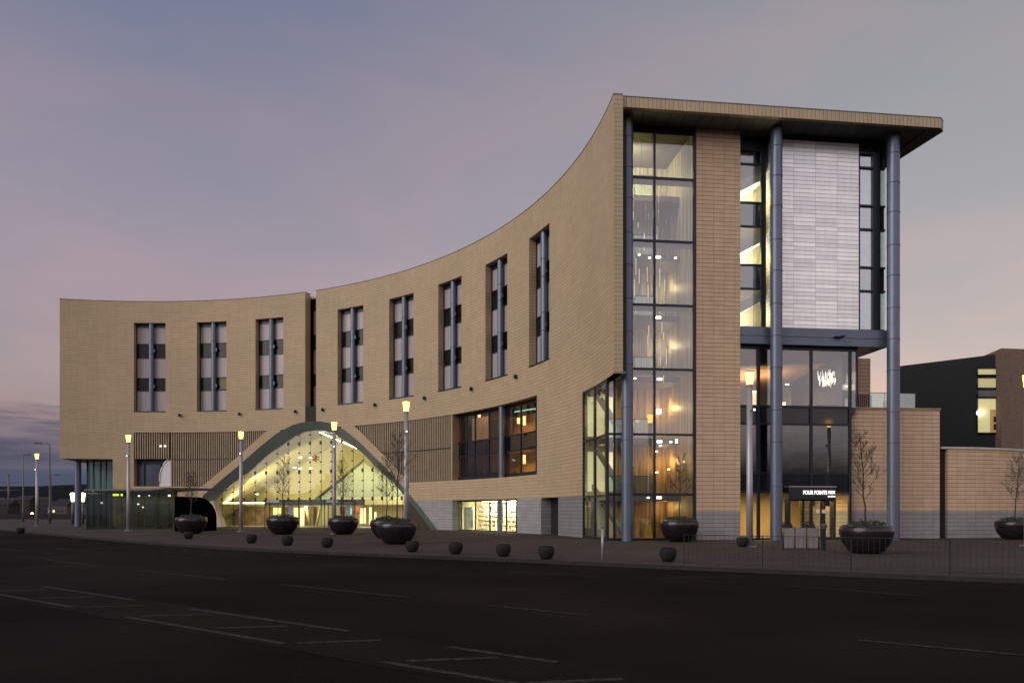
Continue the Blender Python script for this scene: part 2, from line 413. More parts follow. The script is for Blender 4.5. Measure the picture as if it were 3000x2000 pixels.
# band along the arch, left and right, under 9.43
wb(83.11, 71.1, 0, 0, lambda th: (min(arch(th), 4.06 if th >= 83.11 else 9.43), min(9.43, 9.43 if th <= 73.3 else 9.43-(th-73.3)*(9.43-4.04)/(83.11-73.3))))
wb(83.11, 83.0, 2.3, 4.06)
def outer_r(th): return 9.43 if th >= 58.8 else 9.43-(58.8-th)*(9.43-4.04)/(58.8-49.23)
wb(61.1, 49.23, 0, 0, lambda th: (min(arch(th), 9.43), outer_r(th)))
wb(49.23, 48.05, 0, 0, lambda th: (max(2.45, arch(th)), 4.06))
wb(48.05, 41.35, 2.45, 4.06)
wb(41.35, 24.16, 2.45, 4.06)
wb(24.16, 13.79, 2.45, 9.43)
wo = wall.build('cladding_wall', M['tan'], hotel)
# plinth
pl = MB()
def pb(a0, a1, z0, z1, zz=None): pl.cbox(a0, a1, R+.003, R+T0, z0, z1, .75, zz)
pb(48.05, 44.1, 0, 2.45, lambda th: (max(0, arch(th)) , 2.45))
pb(44.1, 41.13, 0, 2.45); pb(28.33, 23.28, 0, 2.45)
split(pl, 'plinth', M['plinth'], hotel)
rb = MB(); rb.cbox(19.5, 13.79, R+.1, R+T0, 0, 2.45, .6)
a = 19.45
while a > 13.9: rb.cbox(a, a-.13, R+.003, R+.1, 0, 2.44, 1); a -= .26
rb.build('ribbed_panel', M['plinth'], hotel)
rc = MB(); rc.cbox(23.28, 19.5, R+.75, R+.9, 0, 2.45, 1); rc.build('recess_back', M['dark'], hotel)  # dark sheet closing the back of the recess
# parapet cap
cp = MB(); cp.cbox(TL+.03, GL-.02, R-.02, R+T0+.05, ZT, ZT+.045, .75); cp.cbox(GR+.02, TR_-.02, R-.02, R+.45, ZT, ZT+.04, .75); split(cp, 'coping', plain('coping_metal', (.12,.12,.12), .5), hotel)
# body behind (keeps the rooms dark and the sky out)
bd = MB(); bd.cbox(TL, 14, R+T0, R+14, 22.1, 22.3, 2); bd.cbox(TL, 14, R+13.8, R+14, 11.3, 22.1, 2); bd.cbox(88.5, 83, R+13.8, R+14, 0, 11.3, 2); bd.cbox(49, 14, R+13.8, R+14, 0, 11.3, 2)
bd.cbox(TL-.0, TL-.3, R+T0, R+14, 6.78, 22.1, 1); bd.cbox(TL, 88, R+T0, R+14, 6.8, 7.1, 2); bd.cbox(88, 14, R+T0, R+14, 11.0, 11.3, 2)
bd.build('rear_structure', M['wall_in'], hotel)

# slot windows
rows = [(18.4, 20.42, 1), (17.0, 18.4, 0), (14.95, 17.0, 1), (13.7, 14.95, 0), (11.55, 13.7, 1)]
def slot(a0, w, label=None, n=0):
    a1 = a0-w; fr = MB(); rF = R+.55
    for a in (a0, a0-w/2+.12, a1+.12): fr.cbox(a, a-.12, rF, rF+.12, ZS0, ZS1, 1)
    for z0, z1, l in rows: fr.cbox(a0, a1, rF-.01, rF+.1, z0-.04, z0+.04, 3)
    fr.cbox(a0, a1, rF-.01, rF+.1, ZS1-.35, ZS1, 3)
    f = fr.build('window', M['frame'], hotel)
    if label: f['label'] = label
    pb_ = MB(); pd = MB(); dk = MB()
    for z0, z1, l in rows:
        (pb_ if l else pd).cbox(a0-.1, a1+.1, rF+.05, rF+.09, z0+.04, z1-.04, 2)
    split(pb_, 'pale_panel', M['blind'], f); split(pd, 'pane', M['darkpane'], f)
    c = a0-w/2; cb = MB(); rC = R+.36
    cb.tube([W(c, rC, ZS0), W(c, rC, ZS1)], .24, 20, False)
    for z in (18.55, 17.35, 14.95, 13.75):
        cb.tube([W(c, rC, z-.02), W(c, rC, z+.02)], .262, 20)
        if z in (17.35, 13.75): cb.box(W(c-.37, rC, z+.35), (.14,.14,.3), rad(c))
    cb.build('column', M['blue'], f)
    si = MB(); si.cbox(a0, a1, R-.04, rF, ZS0-.06, ZS0+.03, 3); si.build('sill', M['dark'], f)
    return f
for i, s in enumerate(SLOTS): slot(s, SW)
# lit bedroom window in the second slot
lw = MB(); lw.cbox(80.9, 79.85, R+.585, R+.6, 13.8, 14.85, 2); lw.build('lit_pane', emit('dim_room_light', (.16,.14,.03), .12), hotel)
# recessed strip between the two wings
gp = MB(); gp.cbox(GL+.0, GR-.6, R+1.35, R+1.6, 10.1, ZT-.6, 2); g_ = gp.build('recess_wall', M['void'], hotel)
gq = MB()
for z0, z1 in ((18.7,21.0),(14.9,17.2),(11.6,13.7)): gq.cbox(GL-.05, GR-.3, R+1.25, R+1.34, z0, z1, 2)
split(gq, 'pale_panel', M['blind'], hotel)
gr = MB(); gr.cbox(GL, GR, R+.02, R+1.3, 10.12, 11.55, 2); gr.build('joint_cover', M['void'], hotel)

# louvre screens
def louvre(a0, a1, zf, name='louvre_screen', bottom=None):
    b = MB(); b.cbox(a0, a1, R+.28, R+.34, 0, 0, .75, zf); f = b.build(name, M['void'], hotel)
    s = MB(); a = a0-.12
    while a > a1+.1:
        l, h = zf(a)
        if h-l > .08: s.cbox(a, a-.135, R+.06, R+.24, l+.02, h-.02, 1)
        a -= .325
    s.build('slat', M['slat'], f)
    t = MB(); t.cbox(a0, a1, R+.04, R+.3, 0, 0, .75, lambda th: (min(max(6.71, zf(th)[0]), zf(th)[1]), min(max(6.79, zf(th)[0]), zf(th)[1]))); t.build('rail', M['dark'], f)
def zl(th):
    hi = 9.43; lo = 6.78 if th > 87.75 else 4.06
    if th < 83.11: lo = max(lo, 9.43-(th-73.3)*(9.43-4.04)/(83.11-73.3))
    return (min(lo, hi), hi)
louvre(92.78, 87.75, zl); louvre(87.75, 73.3, zl)
def zr(th):
    lo = 4.06
    if th > 49.23: lo = max(lo, 9.43-(58.8-th)*(9.43-4.04)/(58.8-49.23))
    return (min(lo, 9.43), 9.43)
louvre(58.8, 41.25, zr)
# low window and pale curved fin left of the louvres
lw = MB(); lw.cbox(92.78, 87.75, R+.75, R+.85, 6.3, 6.78, 3)
for a in (92.78, 91.9, 89.6, 88.5): lw.cbox(a, a-.12, R+.72, R+.84, 4.06, 6.3, 1)
f = lw.build('window', M['frame'], hotel)
g = MB(); g.cbox(92.7, 87.8, R+.9, R+.92, 4.06, 6.3, 3); split(g, 'pane', glass('grey_glass', (.35,.45,.47), .3), f)
g = MB(); g.cbox(92.7, 87.0, R+4, R+4.1, 3.9, 6.9, 3); g.build('room_wall', plain('teal_grey_wall', (.12,.16,.17), .8), f)
fin = MB(); N = 14; pts = []
for i in range(N+1):
    t = i/N*math.pi/2; pts.append((87.78+1.6*math.cos(t)**.9, 4.3+2.45*math.sin(t)))
for i in range(N):
    (a0, z0), (a1, z1) = pts[i], pts[i+1]
    fin.face([W(a0,R+.2,4.06), W(a1,R+.2,4.06), W(a1,R+.2,z1), W(a0,R+.2,z0)]); fin.face([W(a1,R+.5,4.06), W(a0,R+.5,4.06), W(a0,R+.5,z0), W(a1,R+.5,z1)])
    fin.face([W(a0,R+.2,z0), W(a1,R+.2,z1), W(a1,R+.5,z1), W(a0,R+.5,z0)])
ff = fin.build('curved_fin', plain('pale_fin', (.66,.6,.62), .4, 0, .04), hotel)
e = MB(); e.tube([W(a,R+.18,z) for a, z in pts], .05, 8); e.build('rim', plain('polished_steel', (.7,.68,.66), .25, .9), ff)
tw = MB()
for da in (0, .62): tw.lathe(W(88.85-da, R-.3, 8.05), [(0,-.05),(.09,-.05),(.09,.06),(0,.06)], 10)
tl_ = split(tw, 'small_floodlight', emit('small_flood', (1,.95,.85), 3), hotel)[0]; q = MB(); q.tube([W(88.85,R-.3,8.15), W(88.23,R-.3,8.15)], .02, 6); q.tube([W(88.5,R-.3,8.15), W(88.5,R+.1,8.15)], .02, 6); q.build('bracket', M['pole_dark'], tl_)
# wall lights
for i in range(8):
    a = [86.29,77.41,68.57,64.07,55.10,46.17,37.27,28.33][i]; q = MB(); q.tube([W(a,R,11.17), W(a,R-.16,11.17)], .05, 8); q.tube([W(a,R-.16,11.30), W(a,R-.16,11.02)], .11, 12)
    q.build('wall_light', M['void'], hotel)

# far left under-croft: column, glass room
c = MB(); c.tube([D(228.5, 76.5, 0), D(228.5, 76.5, 6.79)], .31, 20, False); c.build('column', M['blue'], hotel)
g = MB()
for u in (256, 275, 296, 312, 331): g.tube([D(u, 77.2, 0), D(u, 77.2, 6.79)], .07, 6)
f = g.build('corner_window', M['frame'], hotel)
q = MB(); q.face([D(256,77.2,0), D(331,77.2,0), D(331,77.2,6.79), D(256,77.2,6.79)]); q.face([D(256,77.2,0), D(256,77.2,6.79), D(262,83,6.79), D(262,83,0)]); split(q, 'pane', glass('teal_glass', (.5,.68,.7), .22), f)
q = MB(); q.face([D(262,83,0), D(345,83,0), D(345,83,6.79), D(262,83,6.79)])
m, nt, b = mat('striped_curtain'); n = tex(nt, scale=1.0, detail=3, sc3=(5,1,.05)); nt.links.new(ramp(nt, n.outputs[0], [(.35,(.02,.05,.055)),(.52,(.12,.2,.2)),(.62,(.55,.55,.35))]), b.inputs['Base Color']); M['curtain'] = m
q.build('curtain', m, f)
area('corner_room_light', D(300,80,6.3), 3, 2, 60, (.8,1,.95))

# ---- arch lining
def inner_off(th): return th
ip = [(0,9.35),(1.5,9.27),(3,8.95),(4.5,8.4),(7.9,7.0),(10.5,5.45),(13,4.3),(15.5,2.8),(20,0)]
def archi(d):
    for (d0,z0),(d1,z1) in zip(ip, ip[1:]):
        if d <= d1: return z0+(z1-z0)*(d-d0)/(d1-d0)
    return 0
li = MB(); N = 44
outer = []; inner = []
# sample both curves by arc parameter
def samp(tab, n):
    pts = [(d,z) for d,z in tab]; ln = [0]
    for (a,b_),(c_,d_) in zip(pts, pts[1:]): ln.append(ln[-1]+math.hypot((c_-a)*.72, d_-b_))
    out = []
    for i in range(n+1):
        s = ln[-1]*i/n
        for k in range(len(pts)-1):
            if s <= ln[k+1]+1e-9:
                t = (s-ln[k])/(ln[k+1]-ln[k]); out.append((pts[k][0]+(pts[k+1][0]-pts[k][0])*t, pts[k][1]+(pts[k+1][1]-pts[k][1])*t)); break
    return out
so, si_ = samp(ap, 30), samp(ip, 30)
for sgn in (1, -1):
    for i in range(30):
        if sgn == 1 and so[i+1][1] < 2.2: break
        o0, o1, i0, i1 = so[i], so[i+1], si_[i], si_[i+1]
        q = [W(AC+sgn*o0[0],R+.0,o0[1]), W(AC+sgn*o1[0],R+.0,o1[1]), W(AC+sgn*i1[0],R+.55,i1[1]), W(AC+sgn*i0[0],R+.55,i0[1])]
        q2 = [W(AC+sgn*i0[0],R+.55,i0[1]), W(AC+sgn*i1[0],R+.55,i1[1]), W(AC+sgn*i1[0],R+.9,i1[1]), W(AC+sgn*i0[0],R+.9,i0[1])]
        lo_ = [W(AC+sgn*o0[0],R+.9,o0[1]), W(AC+sgn*o1[0],R+.9,o1[1])]
        li.face(q, None, False); li.face(q2, None, False); li.face([q2[3], q2[2], lo_[1], lo_[0]], None, False)
li.build('arch_lining', plain('arch_lining_panel', (.17,.19,.18), .45, .2, .08, 1), hotel)
# vault interior
va = MB()
for sgn in (1, -1):
    for i in range(30):
        i0, i1 = si_[i], si_[i+1]
        va.face([W(AC+sgn*i0[0],R+.9,i0[1]+.02), W(AC+sgn*i1[0],R+.9,i1[1]+.02), W(AC+sgn*i1[0],R+8.5,i1[1]+.02), W(AC+sgn*i0[0],R+8.5,i0[1]+.02)])
va.cbox(AC+21, AC-21, R+8.3, R+8.5, 0, 10.5, 2)
va.build('concourse_wall', M['cream'], hotel)
q = MB(); q.cbox(AC+21, AC-21, R+.6, R+8.3, .002, .03, 2); q.build('concourse_floor', M['floor_in'], hotel)
# glazing: panes, thin rods and point fixings
g = MB()
for sgn in (1, -1):
    for i in range(30):
        i0, i1 = si_[i], si_[i+1]
        g.face([W(AC+sgn*i0[0],R+.62,0), W(AC+sgn*i1[0],R+.62,0), W(AC+sgn*i1[0],R+.62,i1[1]), W(AC+sgn*i0[0],R+.62,i0[1])])
cg = g.build('concourse_glazing', M['glass'], hotel)
fx = MB(); fxb = MB(); rods = MB()
us = [650.4,683,716,748,780,812.7,845,877,908.7,940,971,1002,1033,1063,1092,1120,1149,1178]
for u in us:
    th, _ = cyl(u, 1400, R+.62); top = archi(abs(th-AC))
    rods.tube([W(th,R+.7,.1), W(th,R+.7,top)], .022, 5, False)
    for k, z in enumerate((2.72, 3.45, 4.4, 5.35, 6.28, 7.2, 8.12, 8.9)):
        if z < top-.1:
            big = k in (0, 3, 6)
            (fxb if big else fx).box(W(th,R+.58,z), (.16 if big else .13, .12, .34 if big else .12), rad(th)-math.pi/2)
rods.build('glazing_rod', M['dark'], cg); tag(fx.build('glazing_fitting', M['dark'], cg), kind='stuff'); split(fxb, 'clamp_fitting', M['dark'], cg)
wd = MB(); wa, _ = cyl(1188, 1500, R+.56)
wd.cbox(wa, AC-22.1, R+.5, R+.58, 0, 0, .5, lambda th: (0, max(.01, archi(abs(th-AC))+.02 if abs(th-AC) < 20 else arch(th))))
wd.build('dark_spandrel', plain('dark_brown_panel', (.035,.024,.016), .6), hotel)
# concourse interior
q = MB(); a0, _ = cyl(775,1470,R+3); a1, _ = cyl(1063,1470,R+3); q.cbox(a0, a1, R+3, R+3.3, 2.15, 2.72, 1); split(q, 'fascia_beam', plain('grey_fascia', (.10,.11,.14), .4), hotel)
q = MB(); a2, _ = cyl(985,1470,R+5); a3, _ = cyl(1190,1470,R+5); q.cbox(a2, a3, R+5, R+5.3, 2.2, 2.95, 1); split(q, 'fascia_beam', M['cream'], hotel)
c0, _ = cyl(636,1470,R+3); c1, _ = cyl(778,1470,R+3)
q = MB(); q.cbox(c0, c1, R+2.9, R+3.5, 2.16, 2.34, 1); q.build('cove_ledge', M['cream'], hotel)
q = MB(); q.cbox(c0-.1, c1+.1, R+3.0, R+3.35, 2.345, 2.47, 1); q.build('cove_light', emit('cove_glow', (1,.90,.58), 4), hotel)
q = MB(); q.cbox(83.5, 72.5, R+7.4, R+8.0, 0, 2.1, 1); q.build('shop_counter', plain('counter_wood', (.22,.15,.09), .6, 0, .5, 1.5), hotel)
# hall stair enclosure, the sky reflected in its glass put into the green
q = MB(); pts = [(925,1462),(1062,1352),(1200,1440),(1200,1462)]
P3 = []
for u, v in pts:
    th, z = cyl(u, v, R+5.4); P3.append((th, z))
q.face([W(a, R+5.4, z) for a, z in P3])
en = q.build('stair_enclosure', plain('pale_green_reflection', (.38,.42,.36), .6, 0, .12, .5), hotel)
q = MB(); q.tube([W(P3[0][0],R+5.3,P3[0][1]), W(P3[1][0],R+5.3,P3[1][1])], .12, 6); q.build('stringer', plain('stringer_metal', (.16,.16,.13), .5), en)
# light strips under the vault
for uu0, vv0, uu1, vv1, r_ in ((928,1262,1046,1313,R+2.2), (962,1262,1010,1285,R+1.3)):
    ta, za = cyl(uu0, vv0, r_); tb, zb = cyl(uu1, vv1, r_)
    q = MB(); q.tube([W(ta,r_,za), W(tb,r_,zb)], .06, 6); split(q, 'light_strip', emit('strip_light', (1,.93,.66), 7), hotel)
q = MB()
for (x, y) in ((1355,240),(1360,305),(1218,325),(1220,398),(1078,413),(1495,222),(1045,512),(1140,517),(1268,522),(1350,525),(1480,525),(1045,655),(1145,645),(1275,650),(1350,658),(1480,655),(795,797),(797,988)):
    u, v = 570+x/4.355, 1220+y/4.355; th, z = cyl(u, v, R+6); q.box(W(th,R+6,z), (.3,.1,.09), rad(th)-math.pi/2)
split(q, 'downlight', emit('hall_downlight', (1,.95,.75), 7), hotel)
q = MB()
for u, w, h, zz in ((812,.9,1.9,1.0),(865,.9,1.9,1.0),(885,.5,1.9,1.0),(1063,.7,1.6,1.1),(1085,.25,1.7,1.1),(1100,.2,1.2,.9)):
    th, _ = cyl(u, 1500, R+6); q.box(W(th,R+6,zz), (w,.1,h), rad(th)-math.pi/2)
split(q, 'lit_opening', emit('warm_opening', (1,.82,.45), .8), hotel)
q = MB(); th, z = cyl(1024, 1497, R+3.5); q.box(W(th,R+3.5,z), (.42,.08,.6), rad(th)-math.pi/2); tag(q.build('information_screen', emit('cyan_screen', (.1,.8,.85), 1.6)), 'bright cyan upright information screen inside the arched station hall', 'screen')
q = MB()
for u in (1000, 1008, 1040, 1050): 
    th, z = cyl(u, 1492, R+3.6); q.box(W(th,R+3.6,z-.1), (.35,.05,.8), rad(th)-math.pi/2)
split(q, 'poster', plain('red_white_poster', (.4,.12,.08), .6, 0, .8, 6), hotel)
q = MB()
for sg, ux in ((1,895),(-1,940)):
    th, _ = cyl(ux, 1500, R+5); th2, _ = cyl(ux+sg*13, 1500, R+5); q.tube([W(th,R+5,2.2), W(th2,R+5,0)], [.16,.12], 4)
q.build('splayed_pillar', M['cream'], hotel)
# splayed leg under the left arch springing
q = MB(); f_ = [cyl(585,1479), cyl(618,1466), cyl(650,1553), cyl(634,1553)]
q.hexa([W(f_[3][0],R,0), W(f_[2][0],R,0), W(f_[2][0],R+.9,0), W(f_[3][0],R+.9,0)], [W(f_[0][0],R,2.3), W(f_[1][0]-.3,R,2.6), W(f_[1][0]-.3,R+.9,2.6), W(f_[0][0],R+.9,2.3)])
q.build('arch_leg', plain('leg_stone', (.5,.42,.33), .7, 0, .1, 1), hotel)
warm = (1, .80, .44)
def aim(o, p): o.rotation_euler = (Vector(p)-o.location).to_track_quat('-Z', 'Y').to_euler()
for th_, r_, z_, e in ((76,R+2.4,4.6,120),(71,R+2.4,6.0,125),(64,R+2.4,6.0,125),(58,R+2.4,4.8,125),(54,R+2.4,3.4,80)):
    aim(area('hall_light', W(th_, r_, z_), 3, 1, e*1.15, (1,.87,.36)), W(th_, R+8, 4.0))
area('hall_cove_light', W(78, R+3.3, 2.6), 6, .4, 75, (1,.85,.5), (rad(180),0,rad(78+90)))
for th_ in (79, 72, 62, 53): area('concourse_light', W(th_, R+4.5, 2.1), 3, 2, 120, (1,.85,.55), (0,0,rad(th_)))

# ---- curved first-floor window (two storeys)
wf = MB(); rF = R+.62
wn = [cyl(u, 1300, rF)[0] for u in (1350,1367,1391,1432,1478,1485,1525,1570)]
for a in wn: wf.cbox(a+.06, a-.06, rF, rF+.12, 4.06, 9.45, 1)
wf.cbox(41.4, 24.1, rF-.01, rF+.1, 4.06, 4.35, 2); wf.cbox(41.4, 24.1, rF-.01, rF+.1, 9.2, 9.45, 2)
for z in (6.0, 7.15): wf.cbox(41.4, 24.1, rF-.01, rF+.1, z-.05, z+.05, 2)
wf.cbox(41.4, 38.7, R+.003, R+T0, 4.06, 9.43, 2)  if False else None
w_ = wf.build('restaurant_window', M['frame'], hotel)
q = MB(); q.cbox(41.3, 24.2, rF+.05, rF+.06, 4.1, 9.4, 1); split(q, 'pane', glass('bronze_glass', (.66,.58,.48), .06, .02, .08), w_)
q = MB(); q.cbox(41.3, 24.2, rF+.12, rF+.2, 6.02, 7.12, 1); split(q, 'spandrel', M['darkpane'], w_)
q = MB(); q.cbox(41.3, 24.2, R+5, R+5.1, 3.9, 9.5, 1); q.cbox(41.3, 24.2, R+.9, R+5, 6.3, 6.8, 1); q.build('room_wall', M['amber'], w_)
q = MB(); q.tube([W(wn[4], R+.4, 4.06), W(wn[4], R+.4, 9.43)], .25, 20, False)
for z in (6.3, 7.3): q.tube([W(wn[4], R+.4, z-.02), W(wn[4], R+.4, z+.02)], .27, 20)
q.build('column', M['blue'], w_)
q = MB()
for u, v, hh in ((1404,1213,.5),(1519,1232,.45),(1536,1232,.7),(1536,1345,.7)):
    th, z = cyl(u, v, R+3.5); q.box(W(th, R+3.5, z), (.22,.22,hh), 0)
split(q, 'pendant_lamp', emit('pendant_glow', (1,.78,.4), 5), w_)
q = MB(); ta, za = cyl(1508,1206,R+2.5); tb, zb = cyl(1572,1196,R+2.5); q.tube([W(ta,R+2.5,za), W(tb,R+2.5,zb)], .05, 6); split(q, 'light_strip', emit('turquoise_strip', (.3,.95,.85), 2.5), w_)
q = MB(); th0, z0 = cyl(1383,1225,R+4.2); th1, z1 = cyl(1430,1300,R+4.2); q.cbox(th0, th1, R+4.2, R+4.3, z1, z0, 1); q.build('lit_screen', emit('pink_lit_screen', (1,.72,.5), .35), w_)
for th_, e in ((36,90),(28,220)):
    for z in (5.6, 8.9): area('restaurant_light', W(th_, R+3, z), 3, 1.5, e, (1,.72,.36), (0,0,rad(th_)))
# left reveal jamb
q = MB(); q.cbox(41.4, 41.13, R+.004, R+T0+.2, 4.06, 9.43, 1); split(q, 'window_jamb', M['slat'], hotel)

# ---- shop window
sf = MB(); rS = R+.7
sn = [cyl(u, 1510, rS)[0] for u in (1350,1392,1434,1482,1512)]
for a in sn: sf.cbox(a+.05, a-.05, rS, rS+.1, 0, 2.4, 1)
sf.cbox(41.1, 28.4, rS-.01, rS+.1, 2.33, 2.45, 2); sf.cbox(41.1, 28.4, rS-.01, rS+.1, 0, .08, 2)
s_ = sf.build('shop_window', M['frame'], hotel)
q = MB(); q.cbox(41.1, 28.4, rS+.04, rS+.05, .08, 2.4, 1); split(q, 'pane', M['glass'], s_)
q = MB(); a_, _ = cyl(1464.5,1500,R+.45); q.tube([W(a_,R+.45,0), W(a_,R+.45,2.45)], .2, 16, False); q.build('column', M['blue'], s_)
q = MB(); q.cbox(41.1, 28.4, R+5.2, R+5.3, 0, 2.6, 1); q.cbox(41.1, 28.4, R+.85, R+5.2, 2.44, 2.5, 1); q.cbox(41.1, 28.4, R+.8, R+5.2, 0.01, .04, 1); q.cbox(41.4,41.1,R+.8,R+5.2,0,2.6,1); q.cbox(28.4,28.1,R+.8,R+5.2,0,2.6,1); q.build('shop_room', M['cream'], s_)
q = MB(); q.cbox(38.5, 28.8, R+1.6, R+2.0, 2.3, 2.38, 1); q.cbox(38.5, 28.8, R+3.2, R+3.6, 2.3, 2.38, 1); split(q, 'light_strip', emit('shop_tube', (1,.97,.85), 7), s_)
q = MB(); ta, _ = cyl(1372,1500,R+1.2); q.cbox(ta+.9, ta-.9, R+1.2, R+1.25, .1, 1.9, 1); split(q, 'poster', plain('white_poster', (.5,.52,.5), .6, 0, .3, 2), s_)
m, nt, b = mat('shop_goods'); v = tex(nt, 'VOR', scale=5.5, coord='Object', sc3=(1,1,1.6)); v.feature = 'F1'
hs = nt.nodes.new('ShaderNodeHueSaturation'); nt.links.new(v.outputs['Color'], hs.inputs['Color']); hs.inputs['Saturation'].default_value = .75; hs.inputs['Value'].default_value = .9
nt.links.new(mixc(nt, .45, hs.outputs[0], (.75,.5,.22)), b.inputs['Base Color']); sock(b, 'Roughness', .5)
for u0, u1, r_ in ((1398,1431,R+2.6), (1436,1456,R+2.2), (1473,1484,R+2.4), (1486,1512,R+2.0)):
    a0, _ = cyl(u0,1500,r_); a1, _ = cyl(u1,1500,r_)
    sh = thing('shop_shelf', {1398:'widest lit shelf of goods behind the shop glass, right of the dark till', 1436:'lit shelf of goods just left of the shop column', 1473:'narrow strip of lit goods just right of the shop column', 1486:'tall lit shelf of goods in the shop pane farthest from the station arch'}[u0], 'shelf', tuple(W(a0, r_, 0)), 'goods shelves behind the shop window')
    q = MB(); q.cbox(a0, a1, r_+.3, r_+.34, 0.04, 2.1, 1)
    for k in range(6): q.cbox(a0, a1, r_, r_+.3, .1+k*.36, .13+k*.36, 1)
    q.build('shelf_frame', plain('shelf_white', (.6,.58,.5), .5), sh)
    q = MB(); rnd = random.Random(u0)
    for k in range(6):
        a = a0-.03
        while a > a1+.12:
            w = rnd.uniform(.06,.22); h = rnd.uniform(.12,.29)
            if rnd.random() > .12: q.cbox(a, max(a-w, a1), r_+.02, r_+.22, .135+k*.36, .135+k*.36+h, 1)
            a -= w+.02
    g_ = q.build('goods', m, sh); g_['kind'] = 'stuff'
for th_ in (37, 31): aim(area('shop_light', W(th_, R+1.1, 2.2), 3.2, .4, 480, (1,.9,.66)), W(th_, R+2.6, .9))

# ---- straight front: canopy
ca = MB(); ca.lbox(.45, 17.92, 0, .25, 22.02, 22.549)
ca.hexa([L(17.92,0,22.02), L(18.3,.35,22.02), L(17.7,6.5,22.02), L(17.4,6.5,22.02)], [L(17.92,0,22.549), L(18.3,.35,22.549), L(17.7,6.5,22.549), L(17.4,6.5,22.549)])
cn = ca.build('canopy', M['fascia'], hotel)
q = MB(); q.lbox(.48, 17.6, .26, 8, 22.06, 22.5); q.hexa([L(17.3,.06,22.005), L(17.88,.06,22.005), L(18.26,.38,22.005), L(17.68,6.48,22.005), L(17.3,6.48,22.005)], [L(17.3,.06,22.018), L(17.88,.06,22.018), L(18.26,.38,22.018), L(17.68,6.48,22.018), L(17.3,6.48,22.018)]); q.build('soffit', M['soffit'], cn)
q = MB(); q.lbox(.3, 17.93, -.02, .3, 22.552, 22.585); q.hexa([L(17.93,-.02,22.552), L(18.32,.34,22.552), L(17.72,6.5,22.552), L(17.4,6.5,22.552), L(17.4,.3,22.552), L(17.93,.3,22.552)], [L(17.93,-.02,22.585), L(18.32,.34,22.585), L(17.72,6.5,22.585), L(17.4,6.5,22.585), L(17.4,.3,22.585), L(17.93,.3,22.585)]); split(q, 'coping', M['blue'], cn)
# columns in front
for s_pos, r_ in ((1.0,.30),(9.18,.315),(15.9,.325)):
    q = MB(); t = 1.08; q.tube([L(s_pos,t,0), L(s_pos,t,22.05)], r_, 28, False)
    for z in (2.9, 5.25, 6.95, 9.2, 10.9, 12.6, 14.35, 16.0, 17.8, 19.4, 21.0):
        q.tube([L(s_pos,t,z-.018), L(s_pos,t,z+.018)], r_+.016, 28)
    q.build('column', M['blue'], hotel)
TG = 1.75
sp0, sp1 = fs(2040, 1.7), fs(2168, 1.7)
# stair tower glazing
zt = [0.12, 2.45, 5.64, 9.12, 12.54, 15.95, 19.3, 21.7]
fr = MB()
for z in zt[1:]: fr.lbox(0.0 if z < 8.4 else .47, sp0-.1, TG-.04, TG+.08, z-.06, z+.06)
for s in (fs(1917,TG), fs(2033,TG)): fr.lbox(s-.055, s+.055, TG-.06, TG+.1, 0, 22.05)
fr.lbox(.02, .14, TG-.05, TG+.1, 0, 8.5); fr.lbox(fs(1800,TG)-.05, fs(1800,TG)+.05, TG-.05, TG+.1, 0, 8.5)
fr.lbox(.47, .6, TG-.05, TG+.1, 8.5, 22.05); fr.lbox(.47, sp0-.1, TG-.05, TG+.06, 21.75, 22.06); fr.lbox(0, sp0-.1, TG-.05, TG+.1, 0, .12)
tg = fr.build('stair_tower_glazing', M['frame'], hotel)
q = MB(); q.face([L(.0,TG,0), L(sp0-.1,TG,0), L(sp0-.1,TG,8.5), L(.0,TG,8.5)]); q.face([L(.47,TG,8.5), L(sp0-.1,TG,8.5), L(sp0-.1,TG,22), L(.47,TG,22)]); split(q, 'pane', glass('tower_glass', (.84,.88,.84), .17, .02, .04), tg)
# curved corner glazing
fr = MB(); angs = [13.73, cyl(1740,1300,R)[0], cyl(1776,1300,R)[0]]
for a in angs: fr.cbox(a+.07, a-.07, R+.02, R+.14, 0, 8.5, 1)
for z in (2.39, 5.6, 8.44): fr.cbox(13.79, 7.7, R+.03, R+.12, z-.06, z+.06, 1)
fr.cbox(13.79, 7.7, R+.03, R+.12, 0, .15, 1)
cgz = fr.build('corner_glazing', M['frame'], hotel)
q = MB(); q.cbox(13.75, 7.7, R+.07, R+.075, 0, 8.5, 1); split(q, 'pane', M['glass'], cgz)
q = MB(); q.cbox(13.79, TR_, R+.02, R+.6, 8.5, 8.6, 1); q.build('lintel_soffit', M['blue'], hotel)
# tower interior
m, nt, b = mat('draped_wall'); n = tex(nt, scale=2.6, detail=4, sc3=(3,3,.1)); nt.links.new(ramp(nt, n.outputs[0], [(.3,(.10,.095,.085)),(.5,(.27,.245,.20)),(.7,(.46,.43,.36))]), b.inputs['Base Color']); M['drape'] = m
m, nt, b = mat('draped_amber_glow_wall'); n = tex(nt, scale=2.2, detail=4, sc3=(3,3,.15)); nt.links.new(ramp(nt, n.outputs[0], [(.3,(.08,.055,.025)),(.5,(.30,.19,.07)),(.7,(.5,.33,.13))]), b.inputs['Base Color']); M['drape_amber_glow'] = m  # lower levels: the amber glow is put into the wall colour
q = MB(); q.lbox(-.15, sp1, 6.2, 6.4, 9.12, 22); q.lbox(sp0-.15, sp0-.05, 1.9, 6.2, 9.12, 22); split(q, 'tower_wall', M['drape'], hotel)
q = MB(); q.lbox(-.15, sp1, 6.2, 6.4, 0, 9.12); q.lbox(sp0-.15, sp0-.05, 1.9, 6.2, 0, 9.12); split(q, 'tower_wall', M['drape_amber_glow'], hotel)
